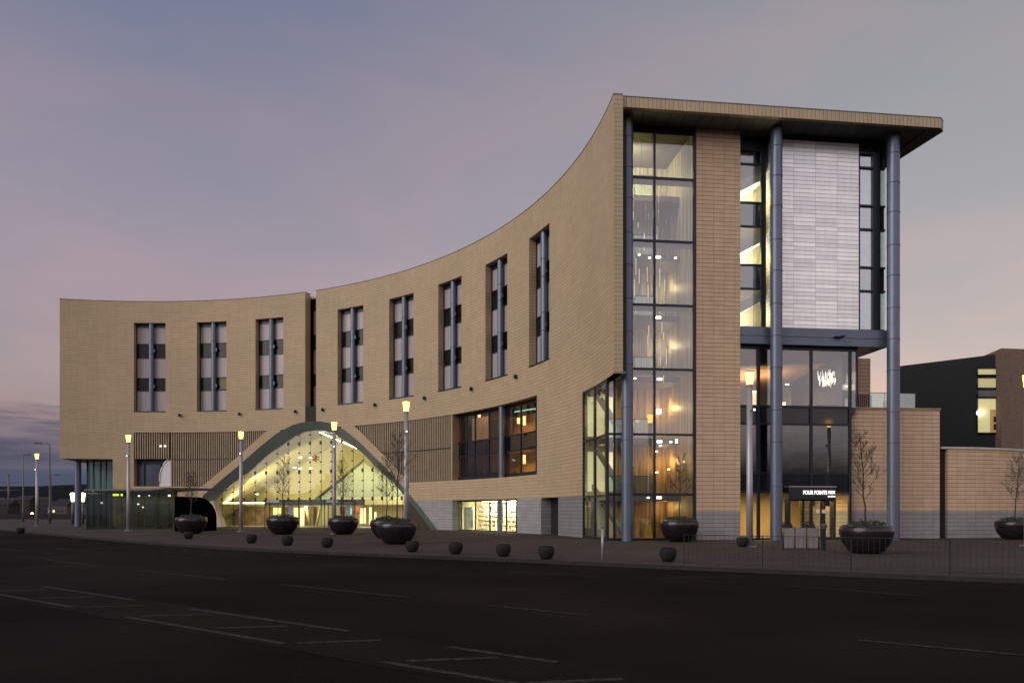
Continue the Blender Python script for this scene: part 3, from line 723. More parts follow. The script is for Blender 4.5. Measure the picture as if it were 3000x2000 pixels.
q = MB(); q.cbox(13.9, 13.7, R+.9, R+7, 0, 8.6, 1); q.lbox(.47, .6, 1.9, 6.2, 8.7, 22); q.build('tower_side_wall', M['cream'], hotel)
sl = MB()
for z in zt[1:7]: sl.lbox(.55 if z > 8.5 else .1, sp0-.15, 3.9, 6.2, z-.32, z)
for z in (9.12,12.54,15.95,19.3): sl.lbox(.6, sp0-.15, 1.85, 1.95, z-.3, z-.02)
sl.lbox(.1, sp0-.15, 1.9, 6.2, -.02, .03); sl.lbox(.6, sp0-.15, 1.9, 6.2, 21.9, 22)
split(sl, 'floor_slab', M['slab'], hotel)
q = MB()
for z in zt[1:7]:
    q.lbox(.6, 3.4, 3.85, 3.87, z+.02, z+1.05)
split(q, 'glass_balustrade', M['glass_green'], hotel)
q = MB()
for z in zt[1:7]:
    q.lbox(.6, 3.4, 3.83, 3.89, z+1.05, z+1.1); q.lbox(3.38, 3.42, 3.83, 3.89, z, z+1.1); q.lbox(2.2,2.23,3.83,3.89,z,z+1.1)
split(q, 'handrail', M['dark'], hotel)
# stair flights seen behind the curved corner
q = MB()
for z in (.0, 2.45, 5.64):
    h = 3.1; a0 = .1; a1 = 1.9; q.hexa([L(a0,4.6,z+h-.3), L(a1,4.6,z), L(a1,5.4,z), L(a0,5.4,z+h-.3)], [L(a0,4.6,z+h), L(a1,4.6,z+.3), L(a1,5.4,z+.3), L(a0,5.4,z+h)])
split(q, 'stair_flight', plain('pale_stair', (.2,.21,.19), .6), hotel)
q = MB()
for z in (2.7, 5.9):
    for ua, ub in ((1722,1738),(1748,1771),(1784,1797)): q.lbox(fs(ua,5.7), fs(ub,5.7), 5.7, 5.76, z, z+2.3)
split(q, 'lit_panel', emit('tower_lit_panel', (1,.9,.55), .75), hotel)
# rods of a hanging light sculpture
q = MB(); rnd = random.Random(3); rg = MB()
for k in range(90):
    s, t = rnd.uniform(.8, 3.9), rnd.uniform(2.3, 3.5); z = rnd.uniform(8.5, 19.5)
    (q if k % 4 else rg).tube([L(s,t,z), L(s,t,z+rnd.uniform(.3,1.0))], .014, 4)
hs_ = thing('hanging_rod_light', 'long cascade of thin glass rods hanging inside the tall glazed corner bay', 'light fitting', tuple(L(2.3,2.9,21.9)))
q.build('glass_rod', plain('rod_glass', (.7,.68,.6), .2), hs_); rg.build('lit_rod', emit('rod_light', (1,.9,.65), .8), hs_)
cb = MB(); cb.tube([L(2.3,2.9,21.9), L(2.3,2.9,8.5)], .01, 4); cb.build('cable', M['pole_dark'], hs_)
# small lamps in the tower
q = MB()
for u, v in ((1929,753),(1929,930),(1932,1110),(1932,1293),(1931,1457),(1873,746),(1903,755),(1899,1457),(1860,1108),(1979,756),(1965,1294),(1982,1288),(1982,1295),(1935,1305),(1923,1322),(1924,1383),(1959,1374),(2006,1352),(2012,1397)):
    t = 3.2; s = fs(u, t); P = L(s, t, 0); z = EYE+(V0-v)/F*P.y
    big = 1 if u in (1929,1932,1931) else .45
    q.lbox(s-.13*big, s+.13*big, t-.05, t+.05, z-.05*big-.01, z+.05*big+.01)
split(q, 'ceiling_light', emit('tower_downlight', (1,.9,.65), 6), hotel)
q = MB()
for v in (659, ):
    s = fs(1987,5.5)
    q.lbox(s-.05, s+.05, 6.05, 6.2, 18.35, 18.5)
q.lbox(fs(1925,3.4), fs(1937,3.4), 3.4, 3.5, EYE+(V0-1210)/F*41.6, EYE+(V0-1196)/F*41.6)
split(q, 'wall_lamp', emit('wall_lamp_glow', (1,.88,.6), 5), hotel)
am = (1,.74,.38)
for dz in (-.3, .45): point('sconce_light', L(fs(1987,5.5), 6.05, 18.42+dz), 4, (1,.82,.45), .03)
for z, e, c in ((20.9,30,(1,.9,.5)),(18.6,20,(1,.85,.62)),(15.3,20,(1,.86,.66)),(11.9,20,(1,.82,.56)),(8.4,24,(1,.74,.38)),(5.0,24,(1,.68,.28)),(1.95,20,(1,.72,.34))):
    area('tower_light', L(2.6, 4.6, z), 2.2, 1, e, c, (0,0,0))
for z, e, c in ((14.6,34,am),(11.2,46,am),(7.6,60,(1,.66,.26)),(4.4,60,(1,.58,.18)),(1.8,26,(1,.62,.22))):
    point('wall_wash', L(sp0-.55, 5.4, z), e, c, .05)
for z, e in ((7.9,28),(5.2,30),(2.0,14)): area('corner_light', L(.7, 3.4, z), 1.2, 1.2, e, (1,.85,.45))

q = MB(); q.lbox(.7, 3.9, 6.05, 6.15, 19.35, 21.3); q.build('cream_back_panel', M['cream'], hotel)  # plain cream panel before the back wall, lit from the room side
area('top_cell_light', L(1.8, 3.2, 21.2), 2.4, .5, 330, (1,.88,.5), (rad(70), 0, math.atan2(A[1], A[0])))
# pier
q = MB(); q.lbox(sp0, sp1, 1.66, 3.5, 1.55, 22.05); q.build('pier', M['pier'], hotel)
q = MB(); q.lbox(sp0, sp1, 1.66, 3.5, 0, 1.55); q.build('plinth', M['plinth_front'], hotel)
# beam and upper block
BT = 1.5; sE = 15.85
q = MB(); q.lbox(sp1, sE, BT, 6.3, 11.02, 11.5); q.lbox(sp1, sE, BT, 6.3, 10.58, 10.99); q.lbox(sp1,sE-.1,BT+.05,6.2,10.95,11.1)
split(q, 'beam', M['blue'], hotel)
q = MB(); q.lbox(12.7,13.0,BT-.18,BT-.0,11.02,11.08); q.lbox(12.9,13.15,BT-.45,BT-.1,11.0,11.06); q.build('floodlight', M['dark'], hotel)
sA0, sA1 = sp1, fs(2238, 2.1)
sB0, sB1 = fs(2288,1.68), fs(2516,1.68)
sB0 = fs(2262, 1.68)
q = MB(); q.lbox(sB0, sB1, 1.68, 2.4, 11.5, 21.75); q.build('white_panelling', M['white'], hotel)
q = MB(); q.lbox(sB0-.15, sE, 1.72, 2.4, 21.75, 22.06); q.lbox(sp1, sB0, 2.15, 2.4, 21.3, 22.06); split(q, 'head_panel', M['dark'], hotel)
# strip A
def strip(s0, s1, t, lit, name='stair_window', col=None):
    fr = MB(); zz = [11.52, 13.7, 15.0, 17.1, 18.4, 20.5, 21.3]
    for z in zz: fr.lbox(s0, s1, t-.04, t+.06, z-.05, z+.05)
    fr.lbox(s0, s0+.08, t-.04, t+.06, 11.5, 21.3); fr.lbox(s1-.28, s1, t-.05, t+.08, 11.5, 21.3)
    return fr.build(name, M['frame'], hotel)
f = strip(sA0, sA1+.1, 2.1, 1)
q = MB(); q.face([L(sA0,2.12,11.5), L(sA1,2.12,11.5), L(sA1,2.12,21.3), L(sA0,2.12,21.3)]); split(q, 'pane', glass('stair_glass', (.62,.66,.64), .25, .03, .15), f)
q = MB(); q.lbox(sA0-.6, sA1+1.0, 4.45, 4.55, 11.3, 22); q.build('room_wall', M['cream'], f)
q = MB(); q.lbox(sA0-.6, sA1+.3, 2.2, 2.24, 15.0, 17.05) if False else None
for z in (15.0, 18.4): q.lbox(sA0, sA1, 2.2, 2.3, z-1.25, z-.02)
for z in (20.5,): q.lbox(sA0, sA1, 2.2, 2.3, z, 21.3)
split(q, 'spandrel', M['darkpane'], f)
q = MB()
for z in (18.5, 15.1, 11.8):
    q.hexa([L(sA0-.5,2.6,z+.2), L(sA1+.4,2.6,z+1.55), L(sA1+.4,4.4,z+1.55), L(sA0-.5,4.4,z+.2)], [L(sA0-.5,2.6,z+.95), L(sA1+.4,2.6,z+2.0), L(sA1+.4,4.4,z+2.0), L(sA0-.5,4.4,z+.95)])
split(q, 'stair_flight', plain('stair_soffit', (.75,.72,.6), .7), f)
for z, e in ((18.6,330),(15.25,310),(11.9,130)):
    area('stair_light', L((sA0+sA1)/2, 3.6, z), 1.2, 1, e, (1,.88,.55), (rad(180),0,0))
# strip B (right end)
sC0, sC1 = sB1, sE-.1
f = strip(sC0, fs(2571,1.7), 1.72, 0)
q = MB(); q.lbox(sC0, fs(2571,1.7), 1.78, 1.79, 11.5, 21.3); split(q, 'pane', glass('pale_reflective_glass', (.85,.92,.95), .28, .04, .06), f)
q = MB()
for z0, z1 in ((18.4,20.5),(15.0,17.1),(11.55,13.7)): q.lbox(sC0+.08, fs(2566,1.7), 1.85, 1.9, z0+.06, z1-.06)
split(q, 'blind', plain('pale_blue_blind', (.8,.87,.98), .7, 0, .2, 1.5), f)
q = MB(); q.lbox(sC0+.02, sE-.05, 2.0, 6, 11.5, 22); q.build('end_block', M['void'], hotel)
fr = MB()
for z in (11.52,13.7,15.0,17.1,18.4,20.5): fr.lbox(fs(2571,1.7), sE, 1.7, 1.8, z-.05, z+.05)
fr.lbox(fs(2571,1.7), fs(2571,1.7)+.15, 1.68, 1.8, 11.5, 22.05); f = fr.build('end_window', M['frame'], hotel)
q = MB(); q.lbox(fs(2571,1.7)+.15, sE, 1.82, 1.84, 11.5, 22); split(q, 'pane', M['darkpane'], f)
q = MB()
for z0, z1 in ((18.4,20.4),(15.0,17.0),(11.55,13.6)): q.lbox(fs(2580,1.7), sE, 1.76, 1.8, z0+.06, z1)
split(q, 'pale_pane', plain('mint_pane', (.7,.95,.88), .25), f)

# ---- lower glazed box under the beam
TB = 1.95; s0 = sp1; s1 = fs(2492,TB); s1b = fs(2511,TB)
fr = MB()
mu = [fs(u,TB) for u in (2222,2376,2490)]
for s in mu: fr.lbox(s-.07, s+.07, TB-.06, TB+.1, 0, 10.45)
for z in (7.28, 6.32, 3.62, 2.62): fr.lbox(s0, s1, TB-.05, TB+.08, z-.06, z+.06)
fr.lbox(s0, s1b, TB-.05, TB+.08, 10.38, 10.58); fr.lbox(s1b-.06, s1b+.04, TB-.05, TB+.08, 7.35, 10.4); fr.lbox(s0, s1, TB-.05, TB+.08, 0, .1)
for s in (fs(2195,TB),): fr.lbox(s-.03,s+.03,TB-.03,TB+.05,0,2.6)
lg = fr.build('lobby_glazing', M['frame'], hotel)
q = MB(); q.face([L(s0,TB,7.3), L(s1b,TB,7.3), L(s1b,TB,10.4), L(s0,TB,10.4)]); q.face([L(s1b,TB,7.3), L(s1b,3.4,7.3), L(s1b,3.4,10.4), L(s1b,TB,10.4)]); split(q, 'pane', glass('bar_glass', (.68,.72,.74), .17, .02, .06), lg)
q = MB(); q.face([L(s0,TB,3.65), L(s1,TB,3.65), L(s1,TB,6.3), L(s0,TB,6.3)]); split(q, 'pane', glass('smoked_glass', (.3,.34,.36), .12, .02, .1), lg)
q = MB(); q.lbox(s0, s1, TB+.03, TB+.06, 6.36, 7.24); q.lbox(s0, s1, TB+.03, TB+.06, 2.66, 3.58); split(q, 'spandrel', plain('black_glass', (.012,.014,.02), .08), lg)
q = MB(); q.face([L(s0,TB,0.1), L(s1,TB,.1), L(s1,TB,2.6), L(s0,TB,2.6)]); split(q, 'pane', M['glass'], lg)
# rooms
q = MB(); q.lbox(s0-2, s1b+.4, 9.5, 9.7, 0, 10.6); q.lbox(s0-.1, s0-.02, 3.6, 9.5, 0, 10.6); q.lbox(s1b, s1b+.15, 3.4, 9.5, 7.25, 10.6); q.build('room_wall', plain('bar_wall', (.2,.2,.23), .8, 0, .15, .5), lg)
q = MB(); q.lbox(s0-2, s1b, 2.1, 9.5, 6.95, 7.25); q.lbox(s0-2, s1, 2.1, 9.5, 2.75, 3.5); q.lbox(s0-2,s1,2.1,9.5,-.02,.02); split(q, 'floor_slab', plain('carpeted_slab', (.12,.10,.09), .8), lg)
q = MB(); q.hexa([L(s0-2,3,9.5), L(s1b-1.2,3,9.9), L(s1b-1.2,9.5,9.3), L(s0-2,9.5,9.3)], [L(s0-2,3,9.6), L(s1b-1.2,3,10.0), L(s1b-1.2,9.5,9.4), L(s0-2,9.5,9.4)]); q.build('ceiling_raft', plain('timber_raft', (.42,.27,.16), .7, 0, .15, .7), lg)
area('bar_light', L(s0+2, 5.5, 8.7), 4, 2, 170, (1,.66,.34), (rad(180),0,0)); area('bar_downlight', L(s0+3.5, 6, 9.1), 5, 2, 90, (1,.78,.5))
q = MB(); P = lambda u,t: fs(u,t)
q.lbox(P(2205,6), P(2219,6), 6, 6.1, 7.3, 8.8); q.build('lit_door', emit('lit_doorway', (1,.92,.5), .8), lg)
q = MB(); q.lbox(P(2309,8), P(2339,8), 9.3, 9.4, 7.6, 9.4); q.build('lit_alcove', emit('amber_alcove', (1,.6,.22), .22), lg)
q = MB(); q.lbox(P(2289,7), P(2302,7), 7, 7.1, 7.95, 8.3); q.build('table_lamp', emit('table_lamp_glow', (1,.82,.55), 1.6), lg)
q = MB()
for u, v in ((2306,1126),(2477,1131)):
    s = P(u,4); z = EYE+(V0-v)/F*(L(s,4,0).y); q.lbox(s-.1, s+.1, 3.95, 4.05, z-.03, z+.03)
split(q, 'ceiling_light', emit('bar_spot', (1,.98,.9), 4), lg)
# chandelier
cs = P(2422,3.6); ch = thing('chandelier', 'bright crystal chandelier hanging behind the glass above the hotel entrance', 'chandelier', tuple(L(cs,3.6,9.7)))
q = MB(); q.lathe(L(cs,3.6,9.72), [(0,.04),(.42,.04),(.42,-.02),(0,-.02)], 16); q.tube([L(cs,3.6,9.76), L(cs,3.6,10.58)], .02, 6); q.build('mount', M['pole_dark'], ch)
q = MB(); rnd = random.Random(11)
for k in range(80):
    r_ = .48*math.sqrt(rnd.random()); t_ = rnd.uniform(0, 6.283); p = L(cs,3.6,0)+Vector((r_*math.cos(t_), r_*math.sin(t_), 0)); l_ = rnd.uniform(.35,.5)+.25*(.48-r_); z = 9.66-rnd.uniform(0,.7)
    q.tube([Vector((p.x,p.y,z)), Vector((p.x,p.y,z-l_*.6))], .011, 4)
q.build('crystal_drop', emit('crystal_glow', (1,.93,.72), 2.2), ch)
# sofa band in the window, hall details downstairs
q = MB(); q.lbox(P(2390,4), P(2470,4), 4, 4.8, 7.27, 7.75); tag(q.build('sofa', plain('orange_fabric', (.4,.2,.12), .8)), 'low orange upholstered sofa in the bar behind the glass, under the chandelier', 'sofa')
area('lobby_light', L(s0+3, 4.5, 2.6), 5, 2, 160, (1,.76,.36))
area('restaurant_dim_light', L(s0+4, 6, 6.2), 3, 2, 5, (.8,.95,.85))
point('lobby_side_light', L(P(2485,3), 2.6, 2.1), 10, (1,.85,.35), .05)
# entrance portal
e0, e1 = fs(2310,1.45), fs(2449,1.45)
q = MB(); q.lbox(e0, e1, 1.45, TB-.07, 2.2, 2.86); q.lbox(e0, e0+.12, 1.45, TB-.07, 0, 2.2); q.lbox(e1-.12, e1, 1.45, TB-.07, 0, 2.2)
po_ = q.build('entrance_portal', M['dark'], hotel)
q = MB(); q.lbox(e0-.02, e1+.02, 1.41, TB-.07, 2.86, 2.92); q.build('portal_cap', M['pole'], po_)
q = MB()
for u in (2357, 2411, 2419): 
    s = fs(u,1.6); q.lbox(s-.05, s+.05, 1.72, 1.82, 0, 2.2)
q.lbox(e0+.1, e1-.1, 1.72, 1.82, 2.12, 2.2); q.lbox(e0+.1, e1-.1, 1.72, 1.82, 0, .08); dr = q.build('entrance_door', M['frame'], hotel)
q = MB(); q.face([L(e0,1.77,0), L(e1,1.77,0), L(e1,1.77,2.2), L(e0,1.77,2.2)]); split(q, 'pane', M['glass'], dr)
q = MB()
for u in (2402, 2419): s = fs(u,1.5); q.lbox(s-.1, s+.1, 1.70, 1.71, 1.45, 1.65)
split(q, 'door_notice', plain('white_notice', (.8,.72,.66), .6), dr)
q = MB(); q.lbox(e0-1, e1+3.5, 7.9, 8, 0, 2.7); q.build('lobby_wall', M['amber'], po_)
area('entrance_light', L((e0+e1)/2, 4.2, 2.5), 2.6, 1.6, 220, (1,.74,.34))
q = MB()
for u in (2348, 2365, 2378, 2390, 2420, 2430): s = fs(u,5); q.lbox(s-.15, s+.15, 4.9, 5.0, 2.35, 2.42)
split(q, 'ceiling_light', emit('lobby_spot', (1,.82,.5), 3), po_)
q = MB()
for u0, u1 in ((2375,2388),(2342,2352),(2419,2433)): q.lbox(fs(u0,4), fs(u1,4), 4.0, 4.05, 1.85, 2.2)
split(q, 'dark_picture', M['void'], po_)
# lettering
def text(body, size, loc_s, loc_t, z, mat_, parent, name, weight=.004, sx=1, align='LEFT'):
    c = bpy.data.curves.new(name, 'FONT'); c.body = body; c.size = size; c.extrude = .02; c.offset = weight; c.align_x = align; c.space_character = 1.02
    o = bpy.data.objects.new(name, c); COL.objects.link(o); o.data.materials.append(mat_)
    ang = math.atan2(A[1], A[0]); o.rotation_euler = (rad(90), 0, ang); o.location = L(loc_s, loc_t, z); o.scale = (sx, 1, 1)
    bpy.context.view_layer.update()
    dg = bpy.context.evaluated_depsgraph_get(); me = bpy.data.meshes.new_from_object(o.evaluated_get(dg)); mw = o.matrix_world.copy()
    me.transform(mw); bpy.data.objects.remove(o)
    n = bpy.data.objects.new(name, me); COL.objects.link(n); n.parent = parent
    return n, me
sign = thing('hotel_sign', 'white glowing letters FOUR POINTS on the black fascia over the hotel doors', 'sign', (0,0,0))
Mw = emit('sign_white', (1,1,.92), 1.0)
sL = fs(2354,1.41)
def fit(body, s_a, s_b, z, size, name):
    n, me = text(body, size, 0, 0, 0, Mw, sign, name); xs = [ (v.co-L(0,0,0)).dot(Vector((A[0],A[1],0))) for v in me.vertices]; x0, x1 = min(xs), max(xs)
    k = (s_b-s_a)/(x1-x0)
    for v in me.vertices:
        q = v.co-L(0,0,0); a_ = q.dot(Vector((A[0],A[1],0))); b_ = q.dot(Vector((-A[1],A[0],0))); v.co = L(s_a+(a_-x0)*k, .87+.55+b_, z+q.z)
sR = fs(2436,1.41)
fit('FOUR POINTS', sL, sL+(sR-sL)*.845, 2.47, .30, 'lettering'); 
fit('FLEX', sL+(sR-sL)*.90, sR+.22, 2.50, .24, 'lettering'); fit('BY SHERATON', sL+(sR-sL)*.88, sR+.22, 2.33, .09, 'small_lettering')
# railway double arrow on the arch glass
rail = thing('railway_symbol', 'red double arrow railway symbol high on the arched station glazing', 'sign')
q = MB(); th, z = cyl(924.5, 1342, R+.55); Wd = .38; dg_ = .72
def bar(p, q_, w):
    (a, b_), (c_, d_) = p, q_; dx, dz = c_-a, d_-b_; l_ = math.hypot(dx, dz); nx, nz = -dz/l_*w/2, dx/l_*w/2
    P = lambda x, y, r_: W(th-x/R*57.3, r_, z+y)
    pts = [(a-nx,b_-nz),(c_-nx,d_-nz),(c_+nx,d_+nz),(a+nx,b_+nz)]
    q.hexa([P(x,y,R+.50) for x,y in pts], [P(x,y,R+.55) for x,y in pts])
bar((-.42,.11),(.42,.11),.095); bar((-.42,-.11),(.42,-.11),.095)
bar((-.13,.34),(.22,.11),.10); bar((.22,.11),(-.22,-.11),.10); bar((-.22,-.11),(.13,-.34),.10)
q.build('double_arrow', plain('red_sign', (.30,.012,.01), .4), rail)

# ---- right hand low block, upper set-back wall, balustrade
LB = 2.3; b0, b1 = fs(2492,LB), fs(2753,LB)
q = MB(); q.lbox(b0, b1, LB, 9, 1.55, 7.30); q.build('low_block_wall', M['pier'], hotel)
q = MB(); q.lbox(b0, b1, LB, 9, 0, 1.55); q.build('plinth', M['plinth_front'], hotel)
q = MB(); q.lbox(b0-.03, b1+.05, LB-.05, 9, 7.30, 7.38); split(q, 'coping', M['slat'], hotel)
q = MB(); q.lbox(fs(2500,6.4), fs(2550,6.4), 6.4, 8, 8.75, 11); q.build('setback_wall', M['pier'], hotel)
q = MB()
for k in range(9):
    s = fs(2506,6.4)+k*.13; q.lbox(s, s+.05, 6.4, 6.5, 7.38, 8.75)
q.lbox(fs(2500,6.6), fs(2550,6.6), 6.7, 6.8, 7.38, 8.75); q.build('grille', M['slat'], hotel)
q = MB(); q.lbox(fs(2549,3), fs(2681,3), 3, 3.02, 7.38, 8.3); q.lbox(fs(2681,3)-.02, fs(2681,3), 3, 6, 7.38, 8.3); gb = q.build('roof_balustrade', M['glass_green'], hotel)
q = MB()
for u in (2549, 2593, 2637, 2681): s = fs(u,3); q.lbox(s-.02, s+.02, 3.03, 3.06, 7.38, 8.3)
q.lbox(fs(2549,3), fs(2681,3), 2.99, 3.03, 8.3, 8.33); split(q, 'handrail', M['pole_dark'], gb)
# curved low wall at the far right
cw = thing('curved_tile_wall', 'lower convex tan tile wall with pale coping beyond the dark gap, at the end of the hotel', 'wall')
path = []
for i in range(15):
    s = i/14; x = 24.95+s*9.5; y = 43.0+.9*s+3.6*s*s; path.append(Vector((x,y,0)))
def ribbon(mb, z0, z1, d0, d1, pt=path):
    a_, b_ = offs(pt, d0), offs(pt, d1); ln = 0
    for i in range(len(pt)-1):
        l2 = ln+(pt[i+1]-pt[i]).length
        p = [Vector((*a_[i].xy,z0)), Vector((*a_[i+1].xy,z0)), Vector((*a_[i+1].xy,z1)), Vector((*a_[i].xy,z1))]
        mb.face(p, [(ln,z0),(l2,z0),(l2,z1),(ln,z1)])
        mb.face([Vector((*b_[i+1].xy,z0)), Vector((*b_[i].xy,z0)), Vector((*b_[i].xy,z1)), Vector((*b_[i+1].xy,z1))], [(l2,z0),(ln,z0),(ln,z1),(l2,z1)])
        mb.face([p[3], p[2], Vector((*b_[i+1].xy,z1)), Vector((*b_[i].xy,z1))]); ln = l2
    for i in (0, -1): mb.face([Vector((*a_[i].xy,z0)), Vector((*b_[i].xy,z0)), Vector((*b_[i].xy,z1)), Vector((*a_[i].xy,z1))])
q = MB(); ribbon(q, 1.55, 5.12, 0, .5); q.build('wall_face', M['pier'], cw)
q = MB(); ribbon(q, 0, 1.55, 0, .5); q.build('plinth', M['plinth_front'], cw)
q = MB(); ribbon(q, 5.12, 5.24, -.06, .56, [Vector((24.5,42.95,0))]+path); split(q, 'coping', plain('pale_coping', (.5,.45,.38), .6), cw)
q = MB(); q.hexa([Vector((24.0,43.0,0)), Vector((25.05,43.25,0)), Vector((25.0,48,0)), Vector((24.0,48,0))], [Vector((24.0,43.0,5.1)), Vector((25.05,43.25,5.1)), Vector((25.0,48,5.1)), Vector((24.0,48,5.1))]); q.build('gap_panel', M['void'], cw)

# ---- building behind on the right
bb = thing('college_building', 'dark clad and brown brick building with tall lit windows behind the low tile walls', 'building')
pA = D(2600, 70.6); pB = D(2937, 64.3); pC = D(3400, 66.0)
q = MB(); q.hexa([pA, pB, pB+Vector((19,30,0)), pA+Vector((19,30,0))], [p+Vector((0,0,15.05)) for p in (pA, pB, pB+Vector((19,30,0)), pA+Vector((19,30,0)))]); q.build('dark_wall', plain('near_black_cladding', (.006,.007,.009), .8, 0, .1, .4), bb)
pB2 = D(2934, 63.6)
q = MB(); q.hexa([pB2, pC, pC+Vector((6,20,0)), pB2+Vector((3,20,0))], [p+Vector((0,0,15.35)) for p in (pB2, pC, pC+Vector((6,20,0)), pB2+Vector((3,20,0)))]); q.build('brick_wall', M['brickwork'], bb)
def onAB(u, v, off=.06):
    k = (u-U0)/F; d = pB-pA; t = (pA.x-k*pA.y)/(k*d.y-d.x); p = pA+d*t; n = Vector((d.y,-d.x,0)).normalized()
    return Vector((p.x, p.y, EYE+(V0-v)/F*p.y))+n*off
for (x0,y0,x1,y1,kk,st) in ((1597,268,1745,312,'lit',.16),(1597,325,1750,392,'lit',.13),(1597,396,1750,446,'grey',0),(1597,450,1750,666,'lit',.3)):
    U = lambda x: 2100+x/2.091; V = lambda y: 950+y/2.091
    q = MB(); q.face([onAB(U(x0),V(y1)), onAB(U(x1),V(y1)), onAB(U(x1),V(y0)), onAB(U(x0),V(y0))])
    w_ = q.build('window', emit('classroom_light', (.85,.78,.38), st) if kk == 'lit' else plain('grey_spandrel', (.1,.1,.12), .5), bb)
    q = MB(); P1 = [onAB(U(x0),V(y1),.12), onAB(U(x1),V(y1),.12), onAB(U(x1),V(y0),.12), onAB(U(x0),V(y0),.12)]
    for i in range(4): q.tube([P1[i], P1[(i+1)%4]], .07, 4)
    q.build('frame', M['frame'], w_)
    if y1 == 666:
        q = MB(); c = onAB(U(1615),V(543),.3); q.lathe(c, [(0,-.25),(.18,-.18),(.25,0),(.18,.18),(0,.25)], 12); q.build('globe_light', emit('globe', (1,.95,.8), 4), w_)
        q = MB()
        for xx, yy in ((1706,582),(1706,628)):
            c0 = onAB(U(xx-9),V(yy+18),.12); c1 = onAB(U(xx+9),V(yy+18),.12); c2 = onAB(U(xx+9),V(yy-18),.12); c3 = onAB(U(xx-9),V(yy-18),.12); q.face([c0,c1,c2,c3])
        split(q, 'picture', M['void'], w_)
        q = MB(); q.face([onAB(U(1675),V(666),.08), onAB(U(1750),V(666),.08), onAB(U(1750),V(522),.08), onAB(U(1675),V(522),.08)]); q.build('notice_board', emit('dim_board', (.5,.33,.12), .25), w_)

# ================================================================== LAMP POSTS
m = emit('lamp_glow', (1,.50,.095), 6); M['lamp'] = m
def lamp_post(loc, label, h=7.7, g='tall column lamps with glowing heads'):
    t = thing('lamp_post', label, 'lamp post', loc, g)
    q = MB(); q.tube([(0,0,-.02),(0,0,.02)], .3, 20); q.tube([(0,0,.02),(0,0,2.4),(0,0,h-.6)], [.145,.135,.12], 20); local(q, 'pole', M['pole'], t)
    q = MB(); q.lathe((0,0,h-.6), [(.0,0),(.13,0),(.185,.5),(.19,.56),(0,.56)], 20); local(q, 'lamp_head', m, t)
    q = MB(); q.lathe((0,0,h-.04), [(0,0),(.2,0),(.2,.04),(0,.05)], 20); q.tube([(0,0,h-.62),(0,0,h-.58)], .14, 20); local(q, 'cap', M['pole_dark'], t)
    q = MB(); q.tube([(0,-.1,h-1.75),(.05,-.3,h-1.72)], .03, 6); q.box((.08,-.34,h-1.72), (.14,.12,.16)); fl = local(q, 'floodlight', M['pole_dark'], t)
    q = MB(); q.box((.08,-.41,h-1.73), (.075,.02,.08)); local(q, 'lens', emit('flood_lens', (1,.95,.85), 3) if 'flood_lens' not in bpy.data.materials else bpy.data.materials['flood_lens'], fl)
    return t
lp = [(2196,33.1,'lamp post standing before the hotel between the tile pier and the entrance doors'),
      (1190,42.0,'lamp post rising behind the pair of big planters right of the arch'),
      (979,51.6,'lamp post standing in front of the middle of the arched glazing'),
      (706,57.8,'lamp post crossing the rising left side of the arch'),
      (376,60.4,'lamp post in front of the low window under the left louvres'),
      (108,80.0,'farthest lamp post, beyond the end of the hotel near the thin street lights'),
      (3010,33.8,'lamp post at the picture edge beside the curved tile wall')]
first = None
for u, Y, lab in lp:
    p = D(u, Y)
    if first is None: first = lamp_post(p, lab); o = first
    else: o = dup(first); o.location = p; o['label'] = lab
# short lanterns
for i, u in enumerate((213, 243)):
    p = D(u, 90); t = thing('lantern_post', ('short lantern post with bright tapered head, just left of the blue undercroft column' if i == 0 else 'short lantern post with bright tapered head, just right of the blue undercroft column'), 'lamp post', p, 'short bright lanterns by the undercroft')
    q = MB(); q.tube([(0,0,0),(0,0,2.7)], .14, 10); local(q, 'pole', M['pole_dark'], t)
    q = MB(); q.lathe((0,0,2.7), [(0,0),(.16,0),(.22,.5),(.30,.95),(.2,1.05),(0,1.1)], 14); local(q, 'lamp_head', emit('lantern_glow', (1,.88,.55), 3), t)
# thin street lights
def street_light(loc, h, arm, label):
    t = thing('street_light', label, 'street light', loc)
    q = MB(); q.tube([(0,0,0),(0,0,1.5),(0,0,h-.4),(arm*.15,0,h),(arm,0,h+.05)], [.13,.12,.07,.06,.05], 10); local(q, 'pole', M['pole_dark'], t)
    q = MB(); q.box((arm+.3*(1 if arm > 0 else -1),0,h+.05), (.85,.3,.14)); local(q, 'lamp_head', M['dark'], t)
    return t
street_light(D(146,94), 10, -1.2, 'unlit street light with long arm bent left beyond the hotel corner')
street_light(D(68,113), 10, .35, 'unlit street light with short head standing farthest left')
street_light(D(149,130), 7.8, .8, 'distant street light whose arm points toward the hotel, behind the bent one')

